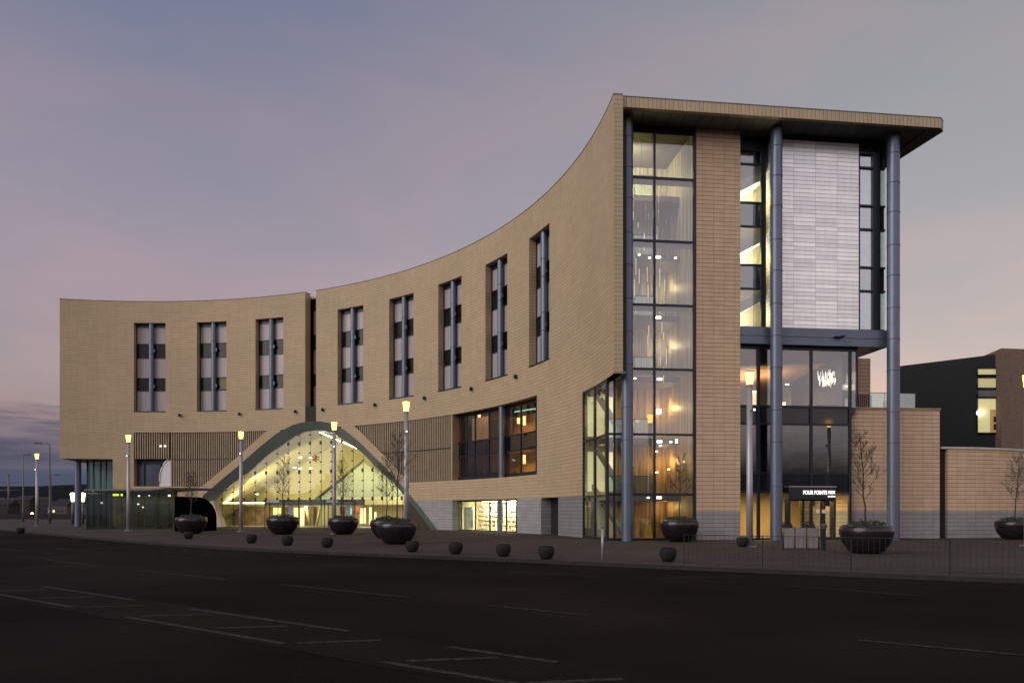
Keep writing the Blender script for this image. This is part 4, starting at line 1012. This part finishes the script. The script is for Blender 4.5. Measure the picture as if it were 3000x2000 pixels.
# ================================================================== PLANTERS, TREES
def tree_mesh(h, spread, seed, lean=(0,0), up=.75):
    rnd = random.Random(seed); tr = MB(); cr = MB()
    n = 9; pts = [Vector((lean[0]*i/n+rnd.uniform(-.03,.03)*(i>0), lean[1]*i/n+rnd.uniform(-.03,.03)*(i>0), h*i/n)) for i in range(n+1)]
    tr.tube(pts, [max(.007, .04*(1-i/(n+.5))**.9) for i in range(n+1)], 7)
    def br(p, d, l, r, lev):
        k = 3 if lev < 3 else 2; q = [p]; dd = d.copy()
        for i in range(k):
            dd = (dd+Vector((rnd.uniform(-.22,.22), rnd.uniform(-.22,.22), rnd.uniform(-.02,.22)))).normalized(); q.append(q[-1]+dd*l/k)
        cr.tube(q, [max(.0042, r*(1-.75*i/k)) for i in range(k+1)], 4, False)
        if lev < 3:
            for j in range(5 if lev == 1 else 3):
                f = rnd.uniform(.25, 1); i = min(k-1, int(f*k)); b0 = q[i].lerp(q[i+1], f*k-i)
                a = rnd.uniform(0, 6.28); nd = (dd+Vector((math.cos(a), math.sin(a), rnd.uniform(0,.5)))*.75).normalized()
                br(b0, nd, l*rnd.uniform(.4,.62), r*.55, lev+1)
    nb = 32
    for j in range(nb):
        f = .30+.66*j/nb; i = min(n-1, int(f*n)); b0 = pts[i].lerp(pts[i+1], f*n-i)
        a = j*2.4+rnd.uniform(-.3,.3); prof = math.sin(min(1,(f-.22)/.62)*math.pi*.75+.35)
        br(b0, Vector((math.cos(a), math.sin(a), up)).normalized(), spread*(.55+.5*prof)*rnd.uniform(.7,1.1)*(1.15-f*.6), .013*(1.25-f), 1)
    return tr, cr
def bare_tree(loc, h, spread, seed, label, lean=(0,0)):
    t = thing('bare_tree', label, 'tree', loc, 'young bare trees in bowl planters'); tr, cr = tree_mesh(h, spread, seed, lean)
    local(tr, 'trunk', M['bark'], t); local(cr, 'crown', M['bark'], t); return t
def planter(loc, sc_, label, mat_=None):
    t = thing('bowl_planter', label, 'planter', loc, 'big round bowl planters')
    q = MB(); q.lathe((0,0,0), [(0,0),(.42,0),(.62,.10),(.85,.42),(.94,.72),(.95,.88),(.91,1.0),(.82,1.06),(.74,1.04),(.70,.95),(0,.94)], 36); o = local(q, 'bowl', mat_ or M['bowl'], t)
    q = MB(); q.lathe((0,0,.97), [(.71,0),(.4,.05),(0,.07)], 20); local(q, 'soil', M['soil'], t)
    t.scale = (sc_, sc_, sc_); return t
def shrub(loc, r, seed, label):
    rnd = random.Random(seed); q = MB()
    for k in range(420):
        a, rr = rnd.uniform(0,6.28), r*math.sqrt(rnd.random()); z = rnd.uniform(0,.26)*(1.1-.6*rr/r); p = Vector((rr*math.cos(a), rr*math.sin(a), z))
        d = Vector((rnd.uniform(-1,1), rnd.uniform(-1,1), rnd.uniform(.1,1.2))).normalized()*.07; s = d.cross(Vector((rnd.uniform(-1,1),rnd.uniform(-1,1),.3))).normalized()*.025
        q.face([p-s, p+s, p+s*.6+d, p-s*.6+d])
    t = thing('low_shrub', label, 'plant', loc, 'low evergreen shrubs filling the planters'); q2 = MB()
    for k in range(14): a = k*2.4; q2.tube([(0,0,-.02),(r*.6*math.cos(a), r*.6*math.sin(a), .14)], .008, 4, False)
    local(q, 'foliage', M['leaf'], t); local(q2, 'stem', M['bark'], t)
pls = [(1162,35.5,1.0,4.3,1.0,1,'front bowl of the overlapping planter pair beside the arch','bowl of the overlapping pair',(.1,0)),
       (1134,43.0,1.02,3.6,1.0,2,'rear bowl of the overlapping planter pair beside the arch','',(-.05,0)),
       (2538,27.7,.99,3.5,.8,3,'large dark bowl planter in front of the rightmost tall column, near the fence','',(-.25,0)),
       (1990,38.6,1.05,3.4,.8,4,'bowl planter at the foot of the glazed corner bay beside the tan pier','',(.1,.1)),
       (2972,41.0,1.0,3.7,.9,5,'bowl planter cut by the picture edge before the curved tile wall','',(.35,.1)),
       (1006,50.5,1.05,3.9,.95,6,'dark bowl planter before the right half of the arch, by the middle lamp post','',(0,0)),
       (828,50.5,1.12,4.0,.95,7,'dark bowl planter before the left half of the arch','',(.1,0)),
       (560,52,1.1,3.2,.8,8,'dark bowl planter left of the arch foot, before the black hoarding','',(0,0))]
tl = ['thin leaning bare tree in the front planter of the overlapping pair','bare spreading tree in the rear planter of the pair, against the lit glass edge','slender conical bare tree in the big planter near the rightmost column','bare tree against the amber glow of the glazed corner bay','leaning bare tree at the picture edge before the curved tile wall','bare tree beside the lamp post in the middle of the arch','bare tree against the left half of the lit arch','small bare tree against the louvres left of the arch foot']
sl_ = ['front planter of the overlapping pair','rear planter of the overlapping pair','big planter near the rightmost column','planter at the glazed corner bay','planter cut by the picture edge','planter before the right half of the arch','planter before the left half of the arch','planter left of the arch foot']
for i, (u, Y, s, h, sp, sd, lab, _, ln_) in enumerate(pls):
    p = D(u, Y); planter(p, s, lab)
    bare_tree(p+Vector((0,0,.96*s)), h, sp, sd, tl[i], ln_)
    shrub(p+Vector((0,0,1.0*s)), .66*s, sd+40, 'low leafy evergreen growth in the '+sl_[i])
# small bowls along the kerb
bl = [(1208,1616),(1335,1622),(1474.6,1629),(1600.5,1637),(1957,1644),(958.5,1603),(842,1597),(736.6,1590),(552,1578),(60,1563),(2175,1601)]
desc = ['nearest the big planter pair','second right of the big planter pair','under the lit shop window','under the dark recess','at the start of the mesh fence','left of the big planter pair','before the middle of the arch','before the left half of the arch','left of the arch foot','alone at the far end of the plaza','at the foot of the lamp post near the tile pier']
f0 = None
for (u, v), ds in zip(bl, desc):
    if f0 is None:
        f0 = thing('round_bollard', '', 'bollard', (0,0,0), 'small round stone bollards along the kerb')
        q = MB(); q.lathe((0,0,0), [(0,0),(.13,0),(.2,.06),(.262,.2),(.262,.32),(.225,.405),(.2,.42)], 24); local(q, 'stone_body', M['bollard'], f0)
        q = MB(); q.lathe((0,0,.405), [(.205,.0),(.19,-.015),(0,-.02)], 24); local(q, 'top_recess', M['soil'], f0); o = f0
    else: o = dup(f0)
    o.location = G(u, v); o['label'] = 'small squat round stone bollard '+ds
# ================================================================== FENCE
fe = thing('mesh_fence', 'thin dark vertical bar railing along the kerb at the right', 'fence')
KF = [p for p in offs(smooth(kerb, 40), .45) if p.x > 4.9 and p.x < 30]
posts = [KF[0]]; acc = 0; bars = MB(); rails = MB(); pos = MB(); last = 0
cum = [0]
for a_, b_ in zip(KF, KF[1:]): cum.append(cum[-1]+(b_-a_).length)
def atl(d):
    for i in range(len(cum)-1):
        if d <= cum[i+1]: return KF[i].lerp(KF[i+1], (d-cum[i])/(cum[i+1]-cum[i]))
    return KF[-1]
d = 0; LN = cum[-1]
while d < LN:
    p = atl(d); bars.tube([(p.x,p.y,.08),(p.x,p.y,.88)], .0045, 4, False); d += .13
for z in (.08, .88): rails.tube([(*atl(k*.8).xy, z) for k in range(int(LN/.8))], .008, 5)
rails.build('rail', M['dark'], fe); bars.build('bar', M['dark'], fe)
d = 0
while d < LN: p = atl(d); q = MB(); q.box((p.x,p.y,.44), (.02,.02,.9)); q.build('post', M['dark'], fe); d += 2.2
# barrier screens, bins, post
cs_ = thing('cafe_screen', 'grey canvas barrier screen of three panels before the hotel doors', 'barrier', tuple(D(2346, 30.4)))
for u0, u1 in ((2297,2326),(2331,2360),(2366,2396)):
    a_, b_ = D(u0,30.4), D(u1,30.4); q = MB(); q.box(((a_.x+b_.x)/2, 30.4, .47), (b_.x-a_.x, .03, .80)); q.build('panel', M['canvas'], cs_)
for u in (2296,2328.5,2363,2397): p = D(u,30.4); q = MB(); q.tube([(p.x,30.4,0),(p.x,30.4,.95)], .018, 8); q.tube([(p.x,30.4,0),(p.x,30.4,.02)], .16, 12); q.build('post', M['dark'], cs_)
for i, u in enumerate((2312, 2379)):
    p = D(u, 31.2); t = thing('cafe_chair', ('dark round-backed chair behind the leftmost canvas panel' if i == 0 else 'dark round-backed chair behind the rightmost canvas panel'), 'chair', p, 'dark chairs behind the canvas screen')
    q = MB(); q.box((0,0,.45), (.46,.46,.04)); local(q, 'seat', M['dark'], t)
    q = MB(); q.tube([(-.22,.22,.45),(-.22,.24,.9),(-.15,.26,1.08),(0,.27,1.13),(.15,.26,1.08),(.22,.24,.9),(.22,.22,.45)], .025, 8); q.box((0,.25,.93),(.4,.02,.16)); local(q, 'backrest', M['dark'], t)
    for sx in (-.2,.2):
        for sy in (-.2,.2): q = MB(); q.tube([(sx,sy,0),(sx,sy,.45)], .018, 6); local(q, 'leg', M['dark'], t)
p = D(2413, 29.8); t = thing('cigarette_bin', 'slim dark upright bin with grey wedge top beside the canvas screen', 'bin', p)
q = MB(); q.box((0,0,.43), (.13,.13,.86)); local(q, 'body', M['dark'], t); q = MB(); q.hexa([(-.08,-.08,.86),(.08,-.08,.86),(.08,.08,.86),(-.08,.08,.86)], [(-.13,-.1,1.0),(.13,-.1,1.0),(.13,.1,1.05),(-.13,.1,1.05)]); local(q, 'hood', M['pole_dark'], t)
p = G(1765, 1640); t = thing('steel_post', 'thin pale steel post standing alone on the paving before the corner bay', 'post', p)
q = MB(); q.tube([(0,0,0),(0,0,1.0)], .04, 10); local(q, 'shaft', M['pole'], t); q = MB(); q.lathe((0,0,1.0), [(.05,0),(.05,.05),(0,.07)], 12); local(q, 'cap', M['pole_dark'], t)
t = thing('floor_sign', 'yellow folding A-frame floor sign at the foot of the glazed corner bay', 'sign', tuple(L(fs(1898,2.6),2.6,.03)))
q = MB(); q.hexa([(-.25,-.25,0),(.25,-.25,0),(.25,-.23,0),(-.25,-.23,0)], [(-.12,-.02,.8),(.12,-.02,.8),(.12,0,.8),(-.12,0,.8)]); local(q, 'front_board', plain('yellow_plastic', (.65,.38,.04), .5), t)
q = MB(); q.hexa([(-.25,.23,0),(.25,.23,0),(.25,.25,0),(-.25,.25,0)], [(-.12,0,.8),(.12,0,.8),(.12,.02,.8),(-.12,.02,.8)]); local(q, 'rear_board', plain('yellow_plastic_rear', (.6,.35,.04), .5), t)

# ================================================================== BUS SHELTERS
def shelter(u0, u1, Y, label):
    a_, b_ = D(u0,Y), D(u1,Y); w = b_.x-a_.x; t = thing('bus_shelter', label, 'bus shelter', tuple(a_), 'bus shelters before the arch')
    q = MB(); q.box((w/2,.7,2.42), (w+.2,1.6,.10)); local(q, 'roof', M['dark'], t); q = MB(); q.box((w*.3,-.13,2.38), (w*.42,.04,.18)); local(q, 'fascia', plain('shelter_fascia', (.45,.45,.5), .4), t)
    for x in (0, w/2, w): q = MB(); q.box((x,1.3,1.2), (.07,.07,2.4)); local(q, 'post', M['dark'], t)
    q = MB(); q.box((0,.1,1.2), (.06,.06,2.4)); local(q, 'post', M['dark'], t)
    q = MB(); q.face([(0,1.33,.25),(w,1.33,.25),(w,1.33,2.2),(0,1.33,2.2)]); local(q, 'pane', M['glass'], t)
    q = MB(); q.box((w*.82,.6,1.35), (w*.16,.08,1.5)); local(q, 'poster_case', plain('poster_pale', (.4,.42,.5), .4), t)
    q = MB(); q.box((w*.45,1.1,.55), (w*.5,.25,.05)); local(q, 'bench', M['pole_dark'], t)
shelter(775, 862, 62.0, 'dark flat-roofed bus shelter before the left half of the arch')
shelter(950, 1030, 62.0, 'dark flat-roofed bus shelter by the middle lamp post of the arch')
# ================================================================== GLASS PAVILION AND HOARDING
YP = 63; pv = thing('glass_pavilion', 'low dark glazed pavilion with thin curved roof left of the arch', 'pavilion', tuple(D(254,YP)))
a_, b_ = D(254,YP), D(600,YP)
q = MB(); xs = [a_.x+(b_.x-a_.x)*i/24 for i in range(25)]
zz = [3.40+(.14*min(1,max(0,(i-13)/4))) for i in range(25)]
for i in range(24):
    y0 = YP+(0 if i < 16 else (i-16)*.35); y1 = YP+(0 if i+1 < 16 else (i-15)*.35)
    q.hexa([(xs[i],y0-.4,zz[i]-.14),(xs[i+1],y1-.4,zz[i+1]-.14),(xs[i+1],YP+5,zz[i+1]-.14),(xs[i],YP+5,zz[i]-.14)], [(xs[i],y0-.4,zz[i]),(xs[i+1],y1-.4,zz[i+1]),(xs[i+1],YP+5,zz[i+1]),(xs[i],YP+5,zz[i])])
q.build('roof', plain('pavilion_roof', (.10,.11,.10), .5), pv)
q = MB(); q.face([(a_.x,YP,0),(D(508,YP).x,YP,0),(D(508,YP).x,YP,3.3),(a_.x,YP,3.3)]); q.face([(a_.x,YP,0),(a_.x,YP,3.3),(a_.x,YP+5,3.3),(a_.x,YP+5,0)]); split(q, 'pane', glass('murky_glass', (.42,.46,.40), .1, .05, .1), pv)
for u in (254,288,322,356,390,424,458,508): p = D(u,YP); q = MB(); q.box((p.x,YP,1.65), (.06,.08,3.3)); q.build('post', M['dark'], pv)
q = MB(); q.face([(a_.x,YP+4.8,0),(D(520,YP+4.8).x,YP+4.8,0),(D(520,YP+4.8).x,YP+4.8,3.3),(a_.x,YP+4.8,3.3)]); q.build('rear_wall', plain('dim_olive_wall', (.16,.15,.10), .9, 0, .7, .7), pv)
q = MB()
for u, v, w in ((272,1438,.1),(407,1452,.13),(437,1451,.08),(496,1451,.16),(298,1472,.16),(405,1476,.12),(419,1485,.1)):
    p = D(u,YP+2.5); z = EYE+(V0-v)/F*(YP+2.5); q.box((p.x,YP+2.5,z), (w*1.3,.05,w))
split(q, 'ceiling_light', emit('pavilion_spot', (1,.92,.75), 2.5), pv)
q = MB()
for k, u in enumerate((390, 440, 480)): p = D(u,YP+4); q.box((p.x,YP+4,1.2),(.9,.2,2.0))
split(q, 'cabinet', plain('dark_cabinet', (.04,.042,.035), .6), pv)
area('pavilion_light', D(430,YP+2.5,3.1), 7, 2, 130, (.95,.95,.6))
sg = thing('departure_display', 'black display with yellow-green lit text hanging at the dark glazed pavilion', 'sign', tuple(D(344,YP-.5)))
p = D(344,YP-.5); q = MB(); q.box((p.x,YP-.5,EYE+(V0-1449)/F*62.5), (1.2,.12,.38)); q.build('case', M['void'], sg)
q = MB()
for u, w in ((335,.34),(341,.2),(346,.16),(356,.16),(358,.12)): p = D(u,YP-.58); q.box((p.x,YP-.58,EYE+(V0-1449)/F*62.5), (w*.7,.02,.15))
q.build('lit_text', emit('led_yellow_green', (.55,.95,.03), 1.2), sg)
ho = thing('black_hoarding', 'solid black quarter-round structure beside the left foot of the arch', 'hoarding', tuple(D(547,58)))
q = MB(); x0, x1 = D(511,58).x, D(590,58).x; N = 14; pr = [(x0,0)]+[(x1,0)]+[(x0+(x1-x0)*(.25+.75*math.cos(t)), 1.0+1.7*math.sin(t)) for t in [i/N*math.pi/2 for i in range(N+1)]]+[(x0,2.7)]
for i in range(len(pr)):
    j = (i+1) % len(pr); q.face([(pr[i][0],58,pr[i][1]),(pr[j][0],58,pr[j][1]),(pr[j][0],61,pr[j][1]),(pr[i][0],61,pr[i][1])])
q.face([(x,58,z) for x,z in pr]); q.face([(x,61,z) for x,z in pr][::-1]); q.build('body', plain('matt_black', (.002,.002,.002), 1, 0, .1, 3, 0), ho)

# ================================================================== FAR TOWN on the left
rnd = random.Random(21)
walls = [plain('far_render_%s' % n_, c_, .9) for n_, c_ in (('grey',(.03,.03,.034)),('brown',(.03,.02,.017)),('pale',(.07,.065,.065)))]
roofm = plain('far_slate', (.012,.012,.014), .9); litm = emit('far_window_light', (1,.75,.45), 1.2); fwin = plain('far_window_dark', (.01,.01,.012), .3)
where = ['nearest the picture edge','just right of the first','with a pale gable','behind the thin street lights','low and brown','tallest of the row','beside the farthest lamp post','right of the farthest lamp post','left of the undercroft column','behind the lanterns','partly behind the lantern','farthest along the shore']
for i in range(12):
    Y = rnd.uniform(330,560); u = -20+i*25; p = D(u,Y); w = rnd.uniform(7,13); h = rnd.uniform(3.5,7.5); mt = walls[i%3]
    t = thing('far_house', ('grey','brown','pale')[i%3]+' distant gabled house across the waterfront, '+where[i], 'house', tuple(p), 'distant houses along the waterfront')
    q = MB(); q.box((0,0,h/2), (w,8,h)); wl = local(q, 'wall', mt, t)
    q = MB(); q.face([(-w/2-.3,-4.3,h),(w/2+.3,-4.3,h),(w/2+.3,0,h+2.4),(-w/2-.3,0,h+2.4)]); q.face([(-w/2-.3,4.3,h),(-w/2-.3,0,h+2.4),(w/2+.3,0,h+2.4),(w/2+.3,4.3,h)]); q.face([(-w/2-.3,-4.3,h),(-w/2-.3,0,h+2.4),(-w/2-.3,4.3,h)]); q.face([(w/2+.3,-4.3,h),(w/2+.3,4.3,h),(w/2+.3,0,h+2.4)]); local(q, 'roof', roofm, t)
    q = MB(); q2 = MB(); hit = False
    for k in range(int(w/2.2)):
        for zz_ in ([1.6] if h < 5 else [1.6,4.4]):
            g_ = q2 if rnd.random() < .16 else q
            g_.box((-w/2+1.3+k*2.2,-4.03,zz_), (1.0,.06,1.2))
    if q.f: local(q, 'window', fwin, t)
    if q2.f: local(q2, 'lit_window', litm, t)
p = D(94, 160); t = thing('orange_lamp', 'small bright orange lamp on a post on the far waterfront', 'lamp', tuple(p))
q = MB(); q.tube([(0,0,0),(0,0,0.8)], .06, 6); local(q, 'pole', M['pole_dark'], t); q = MB(); q.lathe((0,0,.8), [(0,0),(.25,.1),(.28,.35),(0,.6)], 10); local(q, 'lamp_head', emit('orange_lamp_glow', (1,.5,.25), 6), t)
# three-masted ship's rig glimpsed at the far left
sh = thing('ship_mast', 'thin dark mast with crossed yards rising at the far left waterfront', 'mast', tuple(D(25,210)))
q = MB(); q.tube([(0,0,0),(0,0,12)], .22, 6)
for z, w in ((5,4),(7.4,3),(9.4,2)): q.tube([(-w,0,z),(w,0,z)], .09, 5)
local(q, 'spar', M['pole_dark'], sh)
# embankment wall in front of the town
q = MB()
q.box((D(100,150).x,150,.5), (75,.5,1.0)); tag(q.build('waterfront_wall', M['kerb']), 'long low grey stone wall in front of the far houses', 'wall')

# ================================================================== SKY, SUN, CAMERA
w = bpy.data.worlds.new('World'); sc.world = w; w.use_nodes = True; nt = w.node_tree; nt.nodes.clear()
N_ = nt.nodes.new; Lk = nt.links.new
out = N_('ShaderNodeOutputWorld'); bg = N_('ShaderNodeBackground'); Lk(bg.outputs[0], out.inputs[0])
tc = N_('ShaderNodeTexCoord'); sep = N_('ShaderNodeSeparateXYZ'); Lk(tc.outputs['Generated'], sep.inputs[0])
def lin(*c): return tuple(((x/255+.055)/1.055)**2.4 if x > 10 else x/255/12.92 for x in c)
# elevation gradients for the left, the middle/right and behind
zel = sep.outputs['Z']
left = ramp(nt, zel, [(0.0, lin(70,76,98)), (.035, lin(86,85,100)), (.10, lin(150,132,130)), (.16, lin(162,146,146)), (.30, lin(153,144,153)), (.45, lin(132,131,146)), (.58, lin(108,114,140))])
right = ramp(nt, zel, [(0.0, lin(226,190,166)), (.12, lin(212,186,169)), (.22, lin(190,174,167)), (.34, lin(168,162,161)), (.5, lin(152,149,151)), (.65, lin(140,139,144))])
mr = N_('ShaderNodeMapRange'); Lk(sep.outputs['X'], mr.inputs[0]); mr.inputs[1].default_value = -.42; mr.inputs[2].default_value = .50; mr.interpolation_type = 'SMOOTHSTEP'
col = mixc(nt, mr.outputs[0], left, right)
mb_ = N_('ShaderNodeMapRange'); Lk(sep.outputs['Y'], mb_.inputs[0]); mb_.inputs[1].default_value = .3; mb_.inputs[2].default_value = -.3
back = ramp(nt, zel, [(0, lin(58,54,58)), (.05, lin(84,78,82)), (.10, lin(230,216,212)), (.34, lin(240,229,229)), (.6, lin(172,166,172))])
col = mixc(nt, mb_.outputs[0], col, back)
# soft cloud veils, stretched along the horizon
mp = N_('ShaderNodeMapping'); mp.inputs['Scale'].default_value = (1.0,1.0,2.6); mp.inputs['Rotation'].default_value = (0,rad(24),0); Lk(tc.outputs['Generated'], mp.inputs[0])
n1 = N_('ShaderNodeTexNoise'); Lk(mp.outputs[0], n1.inputs['Vector']); n1.inputs['Scale'].default_value = 2.4; n1.inputs['Detail'].default_value = 5; n1.inputs['Roughness'].default_value = .5; n1.inputs['Distortion'].default_value = .4
pk = ramp(nt, n1.outputs[0], [(.42,(0,0,0)),(.62,(1,1,1))])
col = mixc(nt, .6, col, mixc(nt, pk, mixc(nt, 1, col, (.86,.95,1.03), 'MULTIPLY'), mixc(nt, 1, col, (1.20,1.02,1.04), 'MULTIPLY')))
# low dark bank of cloud to the left
mp2 = N_('ShaderNodeMapping'); mp2.inputs['Scale'].default_value = (2.5,2.5,26); Lk(tc.outputs['Generated'], mp2.inputs[0])
n2 = N_('ShaderNodeTexNoise'); Lk(mp2.outputs[0], n2.inputs['Vector']); n2.inputs['Scale'].default_value = 2.2; n2.inputs['Detail'].default_value = 6; n2.inputs['Roughness'].default_value = .6
ad = N_('ShaderNodeMath'); ad.operation = 'MULTIPLY_ADD'; Lk(n2.outputs[0], ad.inputs[0]); ad.inputs[1].default_value = .10; Lk(zel, ad.inputs[2])
bank = ramp(nt, ad.outputs[0], [(.145,(1,1,1)),(.172,(0,0,0))])
ml = N_('ShaderNodeMapRange'); Lk(sep.outputs['X'], ml.inputs[0]); ml.inputs[1].default_value = -.25; ml.inputs[2].default_value = -.45
mm = N_('ShaderNodeMath'); mm.operation = 'MULTIPLY'; Lk(bank, mm.inputs[0]); Lk(ml.outputs[0], mm.inputs[1])
mf = N_('ShaderNodeMath'); mf.operation = 'MULTIPLY'; Lk(mm.outputs[0], mf.inputs[0]); mf.inputs[1].default_value = .85
bk = ramp(nt, n2.outputs[0], [(.38, lin(66,66,88)), (.62, lin(116,104,116))])
bk2 = mixc(nt, ramp(nt, zel, [(.02,(1,1,1)),(.08,(0,0,0))]), bk, lin(62,72,98))
col = mixc(nt, mf.outputs[0], col, bk2)
# physical dusk sky under it all
sky = N_('ShaderNodeTexSky'); sky.sky_type = 'NISHITA'; sky.sun_disc = False; sky.sun_elevation = rad(26); sky.sun_rotation = rad(236)
ss = N_('ShaderNodeMix'); ss.data_type = 'RGBA'; ss.blend_type = 'MULTIPLY'; ss.inputs[0].default_value = 1; Lk(sky.outputs[0], ss.inputs[6]); ss.inputs[7].default_value = (.004,.004,.004,1)
fin_ = mixc(nt, 1, col, ss.outputs[2], 'ADD')
Lk(fin_, bg.inputs[0]); bg.inputs[1].default_value = 1.0

sd = bpy.data.lights.new('evening_light', 'SUN'); sd.energy = 1.55; sd.angle = rad(50); sd.color = (1,.94,.86)
so_ = bpy.data.objects.new('evening_light', sd); COL.objects.link(so_)
az, el = rad(236), rad(26)
dv = Vector((math.sin(az)*math.cos(el), math.cos(az)*math.cos(el), math.sin(el)))
so_.rotation_euler = dv.to_track_quat('Z', 'Y').to_euler()

cd = bpy.data.cameras.new('camera'); co = bpy.data.objects.new('camera', cd); COL.objects.link(co)
co.location = (0,0,EYE); co.rotation_euler = (rad(90),0,0)
cd.sensor_width = 36; cd.sensor_fit = 'HORIZONTAL'; cd.lens = 36*F/3000
cd.shift_x = 0; cd.shift_y = (V0-1000)/3000; cd.clip_start = .1; cd.clip_end = 12000
sc.camera = co
sc.view_settings.view_transform = 'Standard'; sc.view_settings.look = 'None'; sc.view_settings.exposure = .1; sc.view_settings.gamma = 1
sc.cycles.use_denoising = True
sc.cycles.max_bounces = 6; sc.cycles.transparent_max_bounces = 12; sc.cycles.sample_clamp_indirect = 4; sc.cycles.caustics_reflective = False; sc.cycles.caustics_refractive = False
